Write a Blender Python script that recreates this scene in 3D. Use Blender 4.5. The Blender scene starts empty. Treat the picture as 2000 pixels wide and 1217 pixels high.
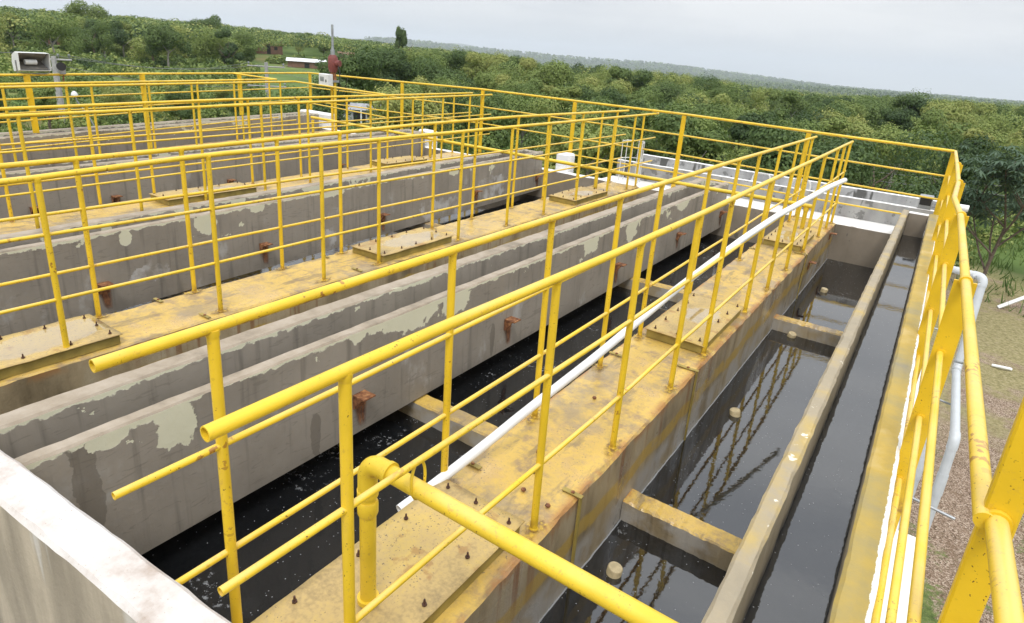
import bpy, math, random
import numpy as np
from mathutils import Vector, Matrix, noise as mnoise

S = bpy.context.scene
COL = S.collection
random.seed(7)
R = math.radians

# ---------------------------------------------------------------- camera, sky, sun, exposure
CAM = (0.7039, -1.4923, 1.8324)
YAW, PIT, ROL, FPX, PY = -0.58139, -0.32873, 0.07489, 1225.48, 525.07
cy, sy, cp, sp, cr, sr = math.cos(YAW), math.sin(YAW), math.cos(PIT), math.sin(PIT), math.cos(ROL), math.sin(ROL)
FW = Vector((sy * cp, cy * cp, sp)); RT = Vector((cy, -sy, 0)); UP = RT.cross(FW)
R2 = cr * RT + sr * UP; U2 = -sr * RT + cr * UP
cd = bpy.data.cameras.new('camera'); co = bpy.data.objects.new('camera', cd); COL.objects.link(co)
m = Matrix((R2, U2, -FW)).transposed().to_4x4(); m.translation = CAM; co.matrix_world = m
cd.sensor_width = 36; cd.lens = FPX * 36 / 2000; cd.shift_y = -(608.5 - PY) / 2000
cd.clip_start = 0.05; cd.clip_end = 40000
S.camera = co
S.view_settings.view_transform = 'Standard'; S.view_settings.look = 'None'
S.view_settings.exposure = 0.42; S.view_settings.gamma = 1.0
S.cycles.use_denoising = True
S.cycles.max_bounces = 8; S.cycles.volume_bounces = 1
SUN_EL, SUN_AZ = R(58), R(150)          # azimuth clockwise from +Y

W = bpy.data.worlds.new('World'); S.world = W; W.use_nodes = True
nt = W.node_tree; nt.nodes.clear()
def wn(t, **k):
    n = nt.nodes.new(t)
    for a, b in k.items(): setattr(n, a, b)
    return n
L = nt.links.new
sky = wn('ShaderNodeTexSky', sky_type='NISHITA', sun_disc=False, sun_elevation=SUN_EL, sun_rotation=SUN_AZ)
bg1 = wn('ShaderNodeBackground'); bg1.inputs[1].default_value = 0.05; L(sky.outputs[0], bg1.inputs[0])
tc = wn('ShaderNodeTexCoord'); sep = wn('ShaderNodeSeparateXYZ'); L(tc.outputs['Generated'], sep.inputs[0])
rmp = wn('ShaderNodeValToRGB')           # overcast: brighter towards the zenith
els = rmp.color_ramp.elements
els[0].position = 0.0; els[0].color = (0.60, 0.615, 0.64, 1)
els[1].position = 1.0; els[1].color = (1.62, 1.66, 1.72, 1)
e = els.new(0.03); e.color = (0.625, 0.635, 0.655, 1)
e = els.new(0.16); e.color = (0.735, 0.74, 0.75, 1)
e = els.new(0.45); e.color = (1.16, 1.20, 1.26, 1)
L(sep.outputs[2], rmp.inputs[0])
mp = wn('ShaderNodeMapping'); mp.inputs['Scale'].default_value = (1.6, 1.6, 9.0); L(tc.outputs['Generated'], mp.inputs[0])
ns = wn('ShaderNodeTexNoise'); ns.inputs['Scale'].default_value = 1.15; ns.inputs['Detail'].default_value = 5; ns.inputs['Roughness'].default_value = .55
L(mp.outputs[0], ns.inputs['Vector'])
cr2 = wn('ShaderNodeValToRGB'); c2 = cr2.color_ramp.elements
c2[0].position = .36; c2[0].color = (.84, .855, .88, 1); c2[1].position = .62; c2[1].color = (1.12, 1.11, 1.09, 1)
L(ns.outputs[0], cr2.inputs[0])
mul = wn('ShaderNodeMix', data_type='RGBA', blend_type='MULTIPLY'); mul.inputs[0].default_value = 1
L(rmp.outputs[0], mul.inputs[6]); L(cr2.outputs[0], mul.inputs[7])
bg2 = wn('ShaderNodeBackground'); bg2.inputs[1].default_value = 0.95; L(mul.outputs[2], bg2.inputs[0])
mixs = wn('ShaderNodeMixShader'); mixs.inputs[0].default_value = .94
L(bg1.outputs[0], mixs.inputs[1]); L(bg2.outputs[0], mixs.inputs[2])
wo = wn('ShaderNodeOutputWorld'); L(mixs.outputs[0], wo.inputs[0])

sd = bpy.data.lights.new('sun', 'SUN'); sd.energy = 1.3; sd.angle = R(16); sd.color = (1, .96, .9)
so = bpy.data.objects.new('sun', sd); COL.objects.link(so)
sv = Vector((math.sin(SUN_AZ) * math.cos(SUN_EL), math.cos(SUN_AZ) * math.cos(SUN_EL), math.sin(SUN_EL)))
so.rotation_euler = sv.to_track_quat('Z', 'Y').to_euler(); so.location = (0, 0, 30)

# ---------------------------------------------------------------- material helpers
class NT:
    def __init__(s, name):
        s.m = bpy.data.materials.new(name); s.m.use_nodes = True
        s.t = s.m.node_tree; s.b = s.t.nodes['Principled BSDF']; s.out = s.t.nodes['Material Output']
        g = s.t.nodes.new('ShaderNodeNewGeometry'); s.P = g.outputs['Position']; s.Nn = g.outputs['Normal']
    def link(s, a, b): s.t.links.new(a, b)
    def put(s, sock, v):
        if hasattr(v, 'default_value'): s.link(v, sock)
        else:
            if isinstance(v, tuple) and len(v) == 3 and sock.type == 'RGBA': v = v + (1,)
            sock.default_value = v
    def map(s, scale, vec=None, loc=(0, 0, 0), rot=(0, 0, 0)):
        n = s.t.nodes.new('ShaderNodeMapping'); s.link(vec or s.P, n.inputs[0])
        n.inputs['Scale'].default_value = scale; n.inputs['Location'].default_value = loc; n.inputs['Rotation'].default_value = rot
        return n.outputs[0]
    def noise(s, scale, detail=4, rough=.55, vec=None, dist=0):
        n = s.t.nodes.new('ShaderNodeTexNoise'); s.link(vec or s.P, n.inputs['Vector'])
        n.inputs['Scale'].default_value = scale; n.inputs['Detail'].default_value = detail
        n.inputs['Roughness'].default_value = rough; n.inputs['Distortion'].default_value = dist
        return n.outputs[0]
    def vor(s, scale, vec=None, out='Distance', feature='F1', rnd=1):
        n = s.t.nodes.new('ShaderNodeTexVoronoi'); n.feature = feature
        s.link(vec or s.P, n.inputs['Vector']); n.inputs['Scale'].default_value = scale; n.inputs['Randomness'].default_value = rnd
        return n.outputs[out]
    def math(s, op, a, b=0.0, c=None, clamp=False):
        n = s.t.nodes.new('ShaderNodeMath'); n.operation = op; n.use_clamp = clamp
        s.put(n.inputs[0], a); s.put(n.inputs[1], b)
        if c is not None: s.put(n.inputs[2], c)
        return n.outputs[0]
    def step(s, v, a, b):                      # smooth 0..1 between a and b
        n = s.t.nodes.new('ShaderNodeMapRange'); n.interpolation_type = 'SMOOTHSTEP'
        s.put(n.inputs[0], v); s.put(n.inputs[1], a); s.put(n.inputs[2], b)
        return n.outputs[0]
    def xyz(s, v=None):
        n = s.t.nodes.new('ShaderNodeSeparateXYZ'); s.link(v or s.P, n.inputs[0]); return n.outputs
    def mix(s, f, a, b, mode='MIX'):
        n = s.t.nodes.new('ShaderNodeMix'); n.data_type = 'RGBA'; n.blend_type = mode
        s.put(n.inputs[0], f); s.put(n.inputs[6], a); s.put(n.inputs[7], b); return n.outputs[2]
    def ramp(s, v, stops):
        n = s.t.nodes.new('ShaderNodeValToRGB'); s.put(n.inputs[0], v); el = n.color_ramp.elements
        for i, (p, c) in enumerate(stops):
            q = el[i] if i < 2 else el.new(p)
            q.position = p; q.color = tuple(c) + (1,)
        return n.outputs[0]
    def bump(s, h, strength=.3, dist=.01):
        n = s.t.nodes.new('ShaderNodeBump'); s.put(n.inputs['Height'], h)
        n.inputs['Strength'].default_value = strength; n.inputs['Distance'].default_value = dist
        s.link(n.outputs[0], s.b.inputs['Normal']); return n.outputs[0]
    def set(s, **k):
        nm = {'color': 'Base Color', 'rough': 'Roughness', 'metal': 'Metallic', 'ior': 'IOR', 'spec': 'Specular IOR Level', 'coat': 'Coat Weight', 'alpha': 'Alpha'}
        for a, v in k.items(): s.put(s.b.inputs[nm[a]], v)
        return s.m
M = {}

def yellow_paint(name, base=(.80, .535, .028), wear=.0, rust=.60):
    t = NT(name)
    big = t.noise(5, 3); c = t.mix(t.step(big, .35, .7), base, tuple(x * .86 for x in base))
    f = t.noise(130, 2, .5); g = t.noise(9, 3)
    chips = t.math('MULTIPLY', t.step(f, .66, .70), t.step(g, .48, .62))
    c = t.mix(chips, c, (.10, .035, .012))
    r2 = t.math('MULTIPLY', t.step(t.noise(42, 3), rust, rust + .05), t.step(t.noise(2.3, 2), .55, .68))
    c = t.mix(t.math('MULTIPLY', r2, .85), c, (.26, .09, .025))
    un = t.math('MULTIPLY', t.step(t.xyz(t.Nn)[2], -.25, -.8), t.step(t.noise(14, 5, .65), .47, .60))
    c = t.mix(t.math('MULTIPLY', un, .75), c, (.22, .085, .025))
    sc = t.math('MULTIPLY', t.step(t.noise(75, 4, .7), .585, .63), t.step(t.noise(3.1, 3), .45, .6)); c = t.mix(t.math('MULTIPLY', sc, .6), c, (.50, .30, .06))
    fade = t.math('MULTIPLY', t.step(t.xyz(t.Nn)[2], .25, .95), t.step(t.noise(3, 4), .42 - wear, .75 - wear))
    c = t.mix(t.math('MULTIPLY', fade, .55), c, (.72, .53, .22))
    ft = t.math('MULTIPLY', t.math('MULTIPLY', t.step(t.xyz()[2], .085, .0), t.step(t.xyz()[2], -.03, 0)), t.step(t.noise(30, 4), .36, .58))
    c = t.mix(t.math('MULTIPLY', ft, .8), c, (.24, .11, .03))
    t.bump(t.noise(60, 3), .25, .003)
    return t.set(color=c, rough=t.math('MULTIPLY_ADD', g, .25, .25), spec=.5)
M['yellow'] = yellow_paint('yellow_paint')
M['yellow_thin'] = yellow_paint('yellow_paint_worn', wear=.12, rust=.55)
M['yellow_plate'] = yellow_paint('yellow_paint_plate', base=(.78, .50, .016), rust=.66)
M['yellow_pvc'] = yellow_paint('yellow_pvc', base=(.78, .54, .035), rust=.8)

def simple(name, col, rough=.5, metal=0, nscale=12, var=.25, bump=.15, bs=60):
    t = NT(name); n = t.noise(nscale, 4)
    c = t.mix(t.step(n, .3, .7), col, tuple(x * (1 - var) for x in col))
    if bump: t.bump(t.noise(bs, 4), bump, .004)
    return t.set(color=c, rough=rough, metal=metal)
M['white_pvc'] = simple('white_pvc', (.80, .80, .79), .35, bump=.05, var=.08)
M['grey_pvc'] = simple('grey_pvc', (.56, .59, .62), .4, bump=.05, var=.1)
M['galv'] = simple('galvanised_steel', (.42, .44, .46), .45, .6, var=.3)
M['dark'] = simple('black_rubber', (.02, .02, .022), .5)
M['white_metal'] = simple('white_metal', (.70, .71, .70), .4, var=.1)
M['reflector'] = simple('floodlight_reflector', (.30, .28, .25), .4, .4, var=.35)
M['red_metal'] = simple('red_enamel', (.22, .055, .045), .55, nscale=25, var=.4)
M['pole'] = simple('pale_concrete', (.42, .41, .40), .8, nscale=8)
M['stub'] = simple('cream_pvc', (.56, .46, .27), .5, var=.3, nscale=30)
M['brick'] = simple('red_brick', (.24, .13, .095), .85, nscale=3)
M['plasterwall'] = simple('pale_plaster', (.46, .47, .49), .85, nscale=2)
M['roof_white'] = simple('white_roof', (.75, .76, .78), .6, nscale=1)
M['roof_tin'] = simple('tin_roof', (.38, .38, .40), .5, .3, nscale=3, var=.35)
M['roof_brown'] = simple('old_tile_roof', (.22, .12, .08), .85, nscale=3)
M['wire'] = simple('grey_wire', (.22, .22, .23), .5, bump=0)

t = NT('rusty_steel'); n = t.noise(35, 5)
M['rust'] = t.set(color=t.ramp(n, [(.3, (.06, .025, .014)), (.5, (.20, .075, .028)), (.72, (.42, .22, .09))]), rough=.8); t.bump(n, .4, .004)

M['rust_dark'] = simple('dark_rusty_bolt', (.10, .045, .03), .7, var=.5, nscale=90)
t = NT('rust_stain')
z = t.xyz()[2]; n = t.noise(1, 4, vec=t.map((55, 55, 5)))
a = t.math('MULTIPLY', t.step(n, .28, .52), 1.0)
tr = t.t.nodes.new('ShaderNodeBsdfTransparent'); mx = t.t.nodes.new('ShaderNodeMixShader')
at = t.t.nodes.new('ShaderNodeAttribute'); at.attribute_name = 'fade'
t.link(t.math('MULTIPLY', a, at.outputs['Fac']), mx.inputs[0]); t.link(tr.outputs[0], mx.inputs[1]); t.link(t.b.outputs[0], mx.inputs[2]); t.link(mx.outputs[0], t.out.inputs[0])
M['stain'] = t.set(color=t.ramp(t.noise(20, 3), [(.35, (.10, .03, .012)), (.65, (.30, .13, .05))]), rough=.8)

def splash(name, col):
    t = NT(name)
    tr = t.t.nodes.new('ShaderNodeBsdfTransparent'); mx = t.t.nodes.new('ShaderNodeMixShader')
    at = t.t.nodes.new('ShaderNodeAttribute'); at.attribute_name = 'fade'
    v = t.math('ADD', t.math('MULTIPLY', t.noise(38, 6, .7), 1.3), t.math('MULTIPLY_ADD', at.outputs['Fac'], .8, -.72))
    t.link(t.math('MULTIPLY', t.step(v, .30, .75), .75), mx.inputs[0]); t.link(tr.outputs[0], mx.inputs[1]); t.link(t.b.outputs[0], mx.inputs[2]); t.link(mx.outputs[0], t.out.inputs[0])
    return t.set(color=t.mix(t.step(t.noise(45, 4), .42, .62), (.20, .12, .045), col), rough=.45)
M['splash'] = splash('yellow_paint_splash', (.66, .44, .05))

# grey rendered trough walls with flaking paint
def render_wall(name, ztop=.3, base=(.325, .288, .240)):
    t = NT(name); X, Y, Z = t.xyz(); nz = t.xyz(t.Nn)[2]
    big = t.noise(1.6, 4); fine = t.noise(26, 5, .6)
    c = t.mix(t.step(big, .3, .72), base, tuple(x * .72 for x in base))
    c = t.mix(t.math('MULTIPLY', t.step(fine, .35, .75), .30), c, (.30, .275, .24))
    streak = t.noise(1, 4, vec=t.map((16, 16, 1.1)))
    c = t.mix(t.math('MULTIPLY', t.step(streak, .52, .72), .45), c, (.085, .078, .066))
    # white bloom lower down
    bl = t.math('MULTIPLY', t.step(t.noise(1, 5, .6, vec=t.map((3.2, 3.2, 2.2), loc=(3, 9, 4))), .585, .72), t.step(Z, ztop - .08, ztop - .3))
    c = t.mix(t.math('MULTIPLY', bl, .6), c, (.50, .49, .47))
    # trowel scratches
    sc = t.step(t.noise(1, 3, .5, vec=t.map((7, 5, 26), rot=(.5, 0, 0)), dist=2.2), .625, .65)
    c = t.mix(t.math('MULTIPLY', sc, .28), c, (.12, .105, .085))
    # paint flaked off along the top edge, and in a few larger patches
    d = t.math('SUBTRACT', ztop, Z)
    fl = t.math('SUBTRACT', t.math('MULTIPLY_ADD', t.noise(14, 5, .6), .085, t.math('MULTIPLY', t.noise(2.4, 3), .06)), d)
    m1 = t.step(fl, .048, .055)
    pt = t.math('SUBTRACT', t.noise(1, 5, .62, vec=t.map((1.7, 1.7, 2.3), loc=(1.3, 4.1, 0))), t.math('MULTIPLY', d, .42))
    m2 = t.step(pt, .605, .612)
    m3 = t.step(t.math('SUBTRACT', t.noise(1, 5, .62, vec=t.map((5, 5, 6), loc=(7.3, 2.1, 5))), t.math('MULTIPLY', d, .3)), .645, .652)
    side = t.math('SUBTRACT', 1.0, t.step(nz, .35, .6))
    wob = t.math('MULTIPLY', t.math('SUBTRACT', t.noise(9, 5, .62), .5), 1.7)
    def blob(yc, zc, ry, rz):
        d = t.math('SQRT', t.math('ADD', t.math('POWER', t.math('MULTIPLY_ADD', Y, 1 / ry, -yc / ry), 2), t.math('POWER', t.math('MULTIPLY_ADD', Z, 1 / rz, -zc / rz), 2)))
        return t.math('SUBTRACT', 1, t.step(t.math('ADD', d, wob), .95, 1.03))
    def window(a, b, lst):
        o = None
        for q in lst: o = blob(*q) if o is None else t.math('MAXIMUM', o, blob(*q))
        return t.math('MULTIPLY', o, t.math('MULTIPLY', t.step(X, a - .03, a), t.step(X, b + .03, b)))
    b1 = window(-1.85, -1.6, [(-.31, .20, .095, .12), (-.58, .27, .07, .05), (.74, .30, .07, .08), (1.18, .26, .24, .11), (1.60, .24, .14, .11), (3.53, .24, .14, .11), (4.44, .22, .13, .14), (5.9, .26, .2, .08)])
    b2 = window(-5.1, -4.3, [(1.48, .22, .10, .10), (2.02, .27, .08, .05), (.78, .22, .05, .07), (3.0, .28, .15, .05), (5.2, .26, .10, .07)])
    fm = t.math('MULTIPLY', t.math('MAXIMUM', t.math('MAXIMUM', t.math('MAXIMUM', b1, b2), t.math('MAXIMUM', m1, m2)), m3), side)
    dk = window(-1.85, -1.6, [(-.68, .0, .05, .6), (.42, -.22, .035, .16), (2.05, -.22, .03, .12)])
    c = t.mix(t.math('MULTIPLY', dk, t.math('MULTIPLY', side, .45)), c, (.09, .075, .055))
    wb = window(-5.1, -4.3, [(.95, -.12, .16, .08), (5.0, -.25, .5, .16), (6.2, -.1, .4, .2), (2.9, -.25, .12, .12)])
    c = t.mix(t.math('MULTIPLY', t.math('MULTIPLY', wb, t.step(t.noise(6, 5), .38, .66)), t.math('MULTIPLY', side, .8)), c, (.55, .54, .53))
    cream = t.mix(t.noise(6, 3), (.60, .585, .43), (.68, .66, .51))
    c = t.mix(fm, c, cream)
    topc = t.ramp(t.noise(5, 6, .65), [(.28, (.17, .14, .10)), (.48, (.30, .245, .18)), (.70, (.39, .33, .26))])
    c = t.mix(t.step(nz, .35, .7), c, topc)
    grime = t.math('MULTIPLY', t.step(Z, -.22, -.42), t.step(t.noise(4, 4), .3, .6))
    c = t.mix(t.math('MULTIPLY', grime, .35), c, (.09, .08, .065))
    h = t.math('ADD', t.math('MULTIPLY', fine, .6), t.math('MULTIPLY', fm, -.35))
    t.bump(h, .45, .008)
    return t.set(color=c, rough=t.math('MULTIPLY_ADD', big, .25, .45), spec=.4)
M['flume'] = render_wall('flaking_grey_render')

# walkway deck: worn yellow paint, damp
t = NT('worn_yellow_deck'); X, Y, Z = t.xyz(); nz = t.xyz(t.Nn)[2]
a1 = t.noise(3.2, 6, .68); a2 = t.noise(24, 5, .65); a3 = t.noise(90, 3)
top = t.ramp(t.math('ADD', t.math('MULTIPLY', a1, .72), t.math('MULTIPLY', a2, .28)), [(.32, (.20, .15, .095)), (.41, (.37, .25, .11)), (.50, (.60, .405, .09)), (.59, (.52, .345, .115)), (.72, (.66, .48, .18))])
top = t.mix(t.math('MULTIPLY', t.step(a3, .60, .68), t.step(a1, .5, .6)), top, (.13, .105, .08))
top = t.mix(t.math('MULTIPLY', t.step(t.noise(2.1, 6, .66), .49, .63), .66), top, (.245, .195, .14))
top = t.mix(t.math('MULTIPLY', t.step(t.noise(1, 5, .65, vec=t.map((9, 2.2, 1))), .54, .64), .6), top, (.17, .125, .075))
side = t.ramp(t.noise(1, 5, .6, vec=t.map((4, 4, 1.4))), [(.28, (.15, .115, .065)), (.5, (.335, .262, .155)), (.72, (.44, .37, .255))])
band = t.math('ABSOLUTE', t.math('ADD', t.math('ADD', Z, .235), t.math('MULTIPLY', t.math('SUBTRACT', t.noise(1, 4, vec=t.map((2.2, 2.2, .5))), .5), .16)))
bm = t.math('MULTIPLY', t.math('SUBTRACT', 1.0, t.step(band, .034, .06)), t.step(t.noise(7, 5, .6), .34, .48))
side = t.mix(t.math('MULTIPLY', bm, .8), side, (.44, .29, .055))
low = t.math('MULTIPLY', t.step(Z, -.27, -.36), t.step(t.noise(5, 5), .38, .6)); side = t.mix(t.math('MULTIPLY', low, .75), side, (.42, .40, .37))
drip = t.math('MULTIPLY', t.step(t.noise(1, 3, vec=t.map((26, 26, .7))), .52, .63), t.step(t.noise(1.7, 3), .40, .55))
side = t.mix(t.math('MULTIPLY', t.math('MULTIPLY', drip, t.step(Z, -.40, -.02)), .8), side, (.20, .075, .022))
edge = t.math('MULTIPLY', t.step(Z, -.075, -.005), t.step(t.noise(6, 5), .42, .6)); side = t.mix(t.math('MULTIPLY', edge, .75), side, (.34, .15, .04))
rim = t.math('MULTIPLY', t.math('MAXIMUM', t.math('MULTIPLY', t.step(X, -.315, -.262), t.step(X, -.2, -.25)), t.math('MULTIPLY', t.step(X, -.765, -.80), t.step(X, -.9, -.83))), t.step(t.noise(5, 5, .65), .40, .58))
top = t.mix(t.math('MULTIPLY', rim, .85), top, (.36, .165, .05))
c = t.mix(t.step(nz, .4, .7), side, top)
t.bump(t.math('ADD', a2, t.math('MULTIPLY', a3, .5)), .5, .006)
wet = t.step(t.noise(1.6, 4, .5), .46, .60)
M['deck'] = t.set(color=c, rough=t.math('MULTIPLY_ADD', wet, -.30, .52), spec=.5)

# steel hatch plate with a film of rain water
t = NT('rusty_yellow_plate'); n = t.noise(4, 5, .6); f = t.noise(60, 4, .6)
c = t.ramp(t.math('ADD', t.math('MULTIPLY', n, .65), t.math('MULTIPLY', f, .35)), [(.32, (.26, .19, .09)), (.48, (.48, .345, .14)), (.66, (.57, .405, .11))])
c = t.mix(t.math('MULTIPLY', t.step(t.noise(9, 5), .58, .66), .6), c, (.30, .15, .05))
X, Y, Z = t.xyz(); wv = t.math('MULTIPLY', t.math('SUBTRACT', t.noise(7, 3), .5), 1.1); pud = None
for xc, yc, rx, ry in ((-3.33, 2.86, .15, .36), (-3.34, -.25, .15, .5), (-.50, 3.0, .13, .22), (-.56, 6.2, .12, .25), (-6.3, 2.6, .14, .3), (-3.3, 6.2, .12, .3)):
    q = t.math('SQRT', t.math('ADD', t.math('POWER', t.math('MULTIPLY_ADD', X, 1 / rx, -xc / rx), 2), t.math('POWER', t.math('MULTIPLY_ADD', Y, 1 / ry, -yc / ry), 2)))
    q = t.math('SUBTRACT', 1, t.step(t.math('ADD', q, wv), .86, 1.06)); pud = q if pud is None else t.math('MAXIMUM', pud, q)
c = t.mix(t.math('MULTIPLY', t.step(t.noise(110, 3), .62, .68), t.step(n, .45, .55)), c, (.12, .10, .07))
c = t.mix(t.math('MULTIPLY', pud, .25), c, (.28, .22, .14))
M['hatch'] = t.set(color=c, rough=t.math('MULTIPLY_ADD', pud, -.51, .55), spec=t.math('MULTIPLY_ADD', pud, 1.0, .4)); t.bump(t.math('MULTIPLY', f, t.math('SUBTRACT', 1, pud)), .25, .004)
M['curb'] = simple('olive_yellow_curb', (.36, .27, .065), .6, nscale=9, var=.35)

# yellow-washed top of the channel walls, tan render on the faces
def channel_wall(name, outer=False):
    t = NT(name); X, Y, Z = t.xyz(); nz = t.xyz(t.Nn)[2]
    a1 = t.noise(2.2, 6, .62); a2 = t.noise(30, 5, .6)
    if outer:
        top = t.ramp(a1, [(.30, (.27, .235, .15)), (.42, (.36, .28, .10)), (.56, (.46, .32, .065)), (.72, (.56, .43, .19))])
    else:
        top = t.ramp(a1, [(.28, (.24, .21, .155)), (.50, (.34, .285, .195)), (.62, (.43, .32, .12)), (.76, (.62, .50, .28))])
    top = t.mix(t.math('MULTIPLY', t.step(t.noise(1, 4, vec=t.map((9, 9, 9), loc=(5, 2, 1))), .70, .72), .9), top, (.74, .70, .58))
    side = t.ramp(t.noise(3, 5), [(.3, (.24, .20, .13)), (.7, (.38, .32, .22))])
    side = t.mix(t.step(Z, .10, .02), side, (.13, .115, .09))
    c = t.mix(t.step(nz, .35, .7), side, top)
    if outer:
        e = t.math('ADD', X, t.math('MULTIPLY', t.math('SUBTRACT', t.noise(22, 5, .7), .5), .022))
        c = t.mix(t.step(e, .8465, .8495), c, (.80, .80, .79))
    t.bump(t.math('ADD', a2, t.math('MULTIPLY', a1, .8)), .4, .008)
    return t.set(color=c, rough=.6, spec=.4)
M['chan_in'] = channel_wall('tan_channel_render'); M['chan_out'] = channel_wall('yellow_washed_render', True)

# white painted top over raw stained concrete
def white_top(name, lo=(.36, .31, .24)):
    t = NT(name); nz = t.xyz(t.Nn)[2]; Z = t.xyz()[2]
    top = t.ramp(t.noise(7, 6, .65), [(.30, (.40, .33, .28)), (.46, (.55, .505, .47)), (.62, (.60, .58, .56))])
    top = t.mix(t.step(t.noise(120, 2), .68, .72), top, (.40, .33, .28))
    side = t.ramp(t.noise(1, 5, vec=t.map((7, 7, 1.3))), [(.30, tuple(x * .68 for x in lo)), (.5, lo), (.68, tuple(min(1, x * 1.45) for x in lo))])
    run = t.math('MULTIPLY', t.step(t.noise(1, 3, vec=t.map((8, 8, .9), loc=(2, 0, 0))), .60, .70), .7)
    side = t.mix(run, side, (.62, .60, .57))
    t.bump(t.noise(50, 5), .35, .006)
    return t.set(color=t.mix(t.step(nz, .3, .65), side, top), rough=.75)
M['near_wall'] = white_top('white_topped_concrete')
t = NT('white_limewash'); n = t.noise(4, 5)
M['white'] = t.set(color=t.mix(t.step(n, .3, .7), (.82, .82, .82), (.74, .74, .73)), rough=.7); t.bump(t.noise(40, 4), .2, .005)
t = NT('stained_white_block'); nz = t.xyz(t.Nn)[2]; n = t.noise(1, 5, vec=t.map((5, 5, 2.2)))
st = t.math('MAXIMUM', t.step(t.noise(1, 3, vec=t.map((3.1, 3.1, .8))), .60, .63), t.math('MULTIPLY', t.step(t.noise(9, 4), .58, .64), .6))
c = t.mix(st, t.ramp(n, [(.3, (.25, .25, .25)), (.65, (.40, .40, .395))]), (.09, .09, .085))
M['parapet'] = t.set(color=t.mix(t.step(nz, .4, .6), c, (.82, .82, .82)), rough=.75); t.bump(t.noise(30, 4), .3, .006)
t = NT('tan_tank_wall'); n = t.noise(1, 5, vec=t.map((2.5, 2.5, 1.6)))
c = t.ramp(n, [(.3, (.20, .17, .13)), (.6, (.30, .255, .20)), (.75, (.36, .32, .26))])
c = t.mix(t.math('MULTIPLY', t.step(t.noise(1, 3, vec=t.map((9, 9, 4))), .66, .70), .7), c, (.10, .09, .07))
c = t.mix(t.step(t.xyz(t.Nn)[2], .4, .7), c, (.78, .77, .74))
M['tank'] = t.set(color=c, rough=.6); t.bump(t.noise(40, 5), .3, .006)
t = NT('white_outer_render'); n = t.noise(1, 4, vec=t.map((2, 2, 1)))
M['outer'] = t.set(color=t.mix(t.step(n, .45, .75), (.80, .80, .79), (.62, .60, .56)), rough=.75); t.bump(t.noise(40, 4), .25, .006)

# black water with specks of foam
def water(name, foam=.5, amp=.10, line=False):
    t = NT(name); X, Y, Z = t.xyz()
    v1 = t.vor(75); v2 = t.vor(22); cell = t.vor(75, out='Color'); cl = t.noise(2.4, 4, .6)
    cs = t.xyz(cell)[0]
    sp = t.math('MULTIPLY', t.math('SUBTRACT', 1, t.step(v1, .16, .24)), t.step(cs, .91, .94))
    blob = t.math('MULTIPLY', t.step(t.noise(26, 6, .78), .55, .60), t.step(cl, .56, .64))
    ring = t.math('MULTIPLY', t.math('SUBTRACT', 1, t.step(t.math('ABSOLUTE', t.math('SUBTRACT', v2, .34)), .03, .07)), t.step(t.xyz(t.vor(22, out='Color'))[1], .95, .97))
    f = t.math('MAXIMUM', t.math('MULTIPLY', sp, .9), t.math('MULTIPLY', blob, foam))
    if line:
        e = t.math('ADD', X, t.math('MULTIPLY', t.math('SUBTRACT', t.noise(9, 4), .5), .012))
        f = t.math('MAXIMUM', f, t.math('MULTIPLY', t.math('SUBTRACT', 1, t.step(t.math('ABSOLUTE', t.math('ADD', e, .254)), .002, .006)), .8))
    c = t.mix(f, (.0075, .0082, .0092), (.30, .31, .32))
    h = t.math('ADD', t.noise(7, 3), t.math('MULTIPLY', t.noise(28, 3), .35))
    t.bump(h, amp, .012)
    return t.set(color=c, rough=t.math('MULTIPLY_ADD', f, .5, .035), ior=1.88)
M['water_sump'] = water('black_sump_water', .45, .032, True); M['water_bay'] = water('black_bay_water', .8, .10)
M['water_chan'] = water('dark_channel_water', .0, .035)

# ground
t = NT('ground_soil_and_grass'); X, Y, Z = t.xyz()
g1 = t.vor(75, out='Color'); gd = t.vor(75)
gr = t.ramp(t.xyz(g1)[0], [(.0, (.10, .065, .042)), (.35, (.23, .165, .115)), (.7, (.36, .27, .20)), (1, (.55, .45, .36))])
gr = t.mix(t.math('MULTIPLY', t.step(t.noise(5, 4), .5, .65), .5), gr, (.19, .125, .08))
n = t.noise(.55, 5, .65); n2 = t.noise(16, 4, .7)
grass = t.ramp(t.noise(9, 5, .7), [(.3, (.06, .09, .028)), (.5, (.13, .175, .055)), (.7, (.24, .26, .10))])
dry = t.ramp(n2, [(.3, (.16, .115, .06)), (.5, (.38, .29, .16)), (.7, (.54, .44, .28))])
nearc = t.mix(t.step(t.math('ADD', n, t.math('MULTIPLY', t.math('SUBTRACT', n2, .5), .35)), .50, .60), gr, grass)
dist = t.math('SQRT', t.math('ADD', t.math('MULTIPLY', X, X), t.math('MULTIPLY', Y, Y)))
nearc = t.mix(t.math('MULTIPLY', t.step(dist, 8.5, 11), t.step(n, .38, .5)), nearc, t.mix(.38, dry, grass))
far = t.ramp(t.noise(.09, 6, .7), [(.3, (.055, .090, .024)), (.5, (.105, .160, .042)), (.7, (.17, .215, .066))])
far = t.mix(t.math('MULTIPLY', t.step(t.noise(.022, 4), .58, .66), .5), far, (.20, .11, .06))
edge = t.math('ADD', dist, t.math('MULTIPLY', t.math('SUBTRACT', t.noise(.4, 4), .5), 7))
c = t.mix(t.step(t.math('SUBTRACT', edge, t.step(X, -3, 2)), 18.5, 22), nearc, far)
vf = t.ramp(t.noise(.02, 7, .72), [(.3, (.018, .032, .012)), (.55, (.034, .056, .018)), (.75, (.055, .080, .028))])
c = t.mix(t.step(dist, 260, 420), c, vf)
t.bump(t.math('MULTIPLY', gd, t.math('SUBTRACT', 1, t.step(dist, 15, 22))), .6, .03)
M['ground'] = t.set(color=c, rough=.95, spec=.15)

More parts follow.
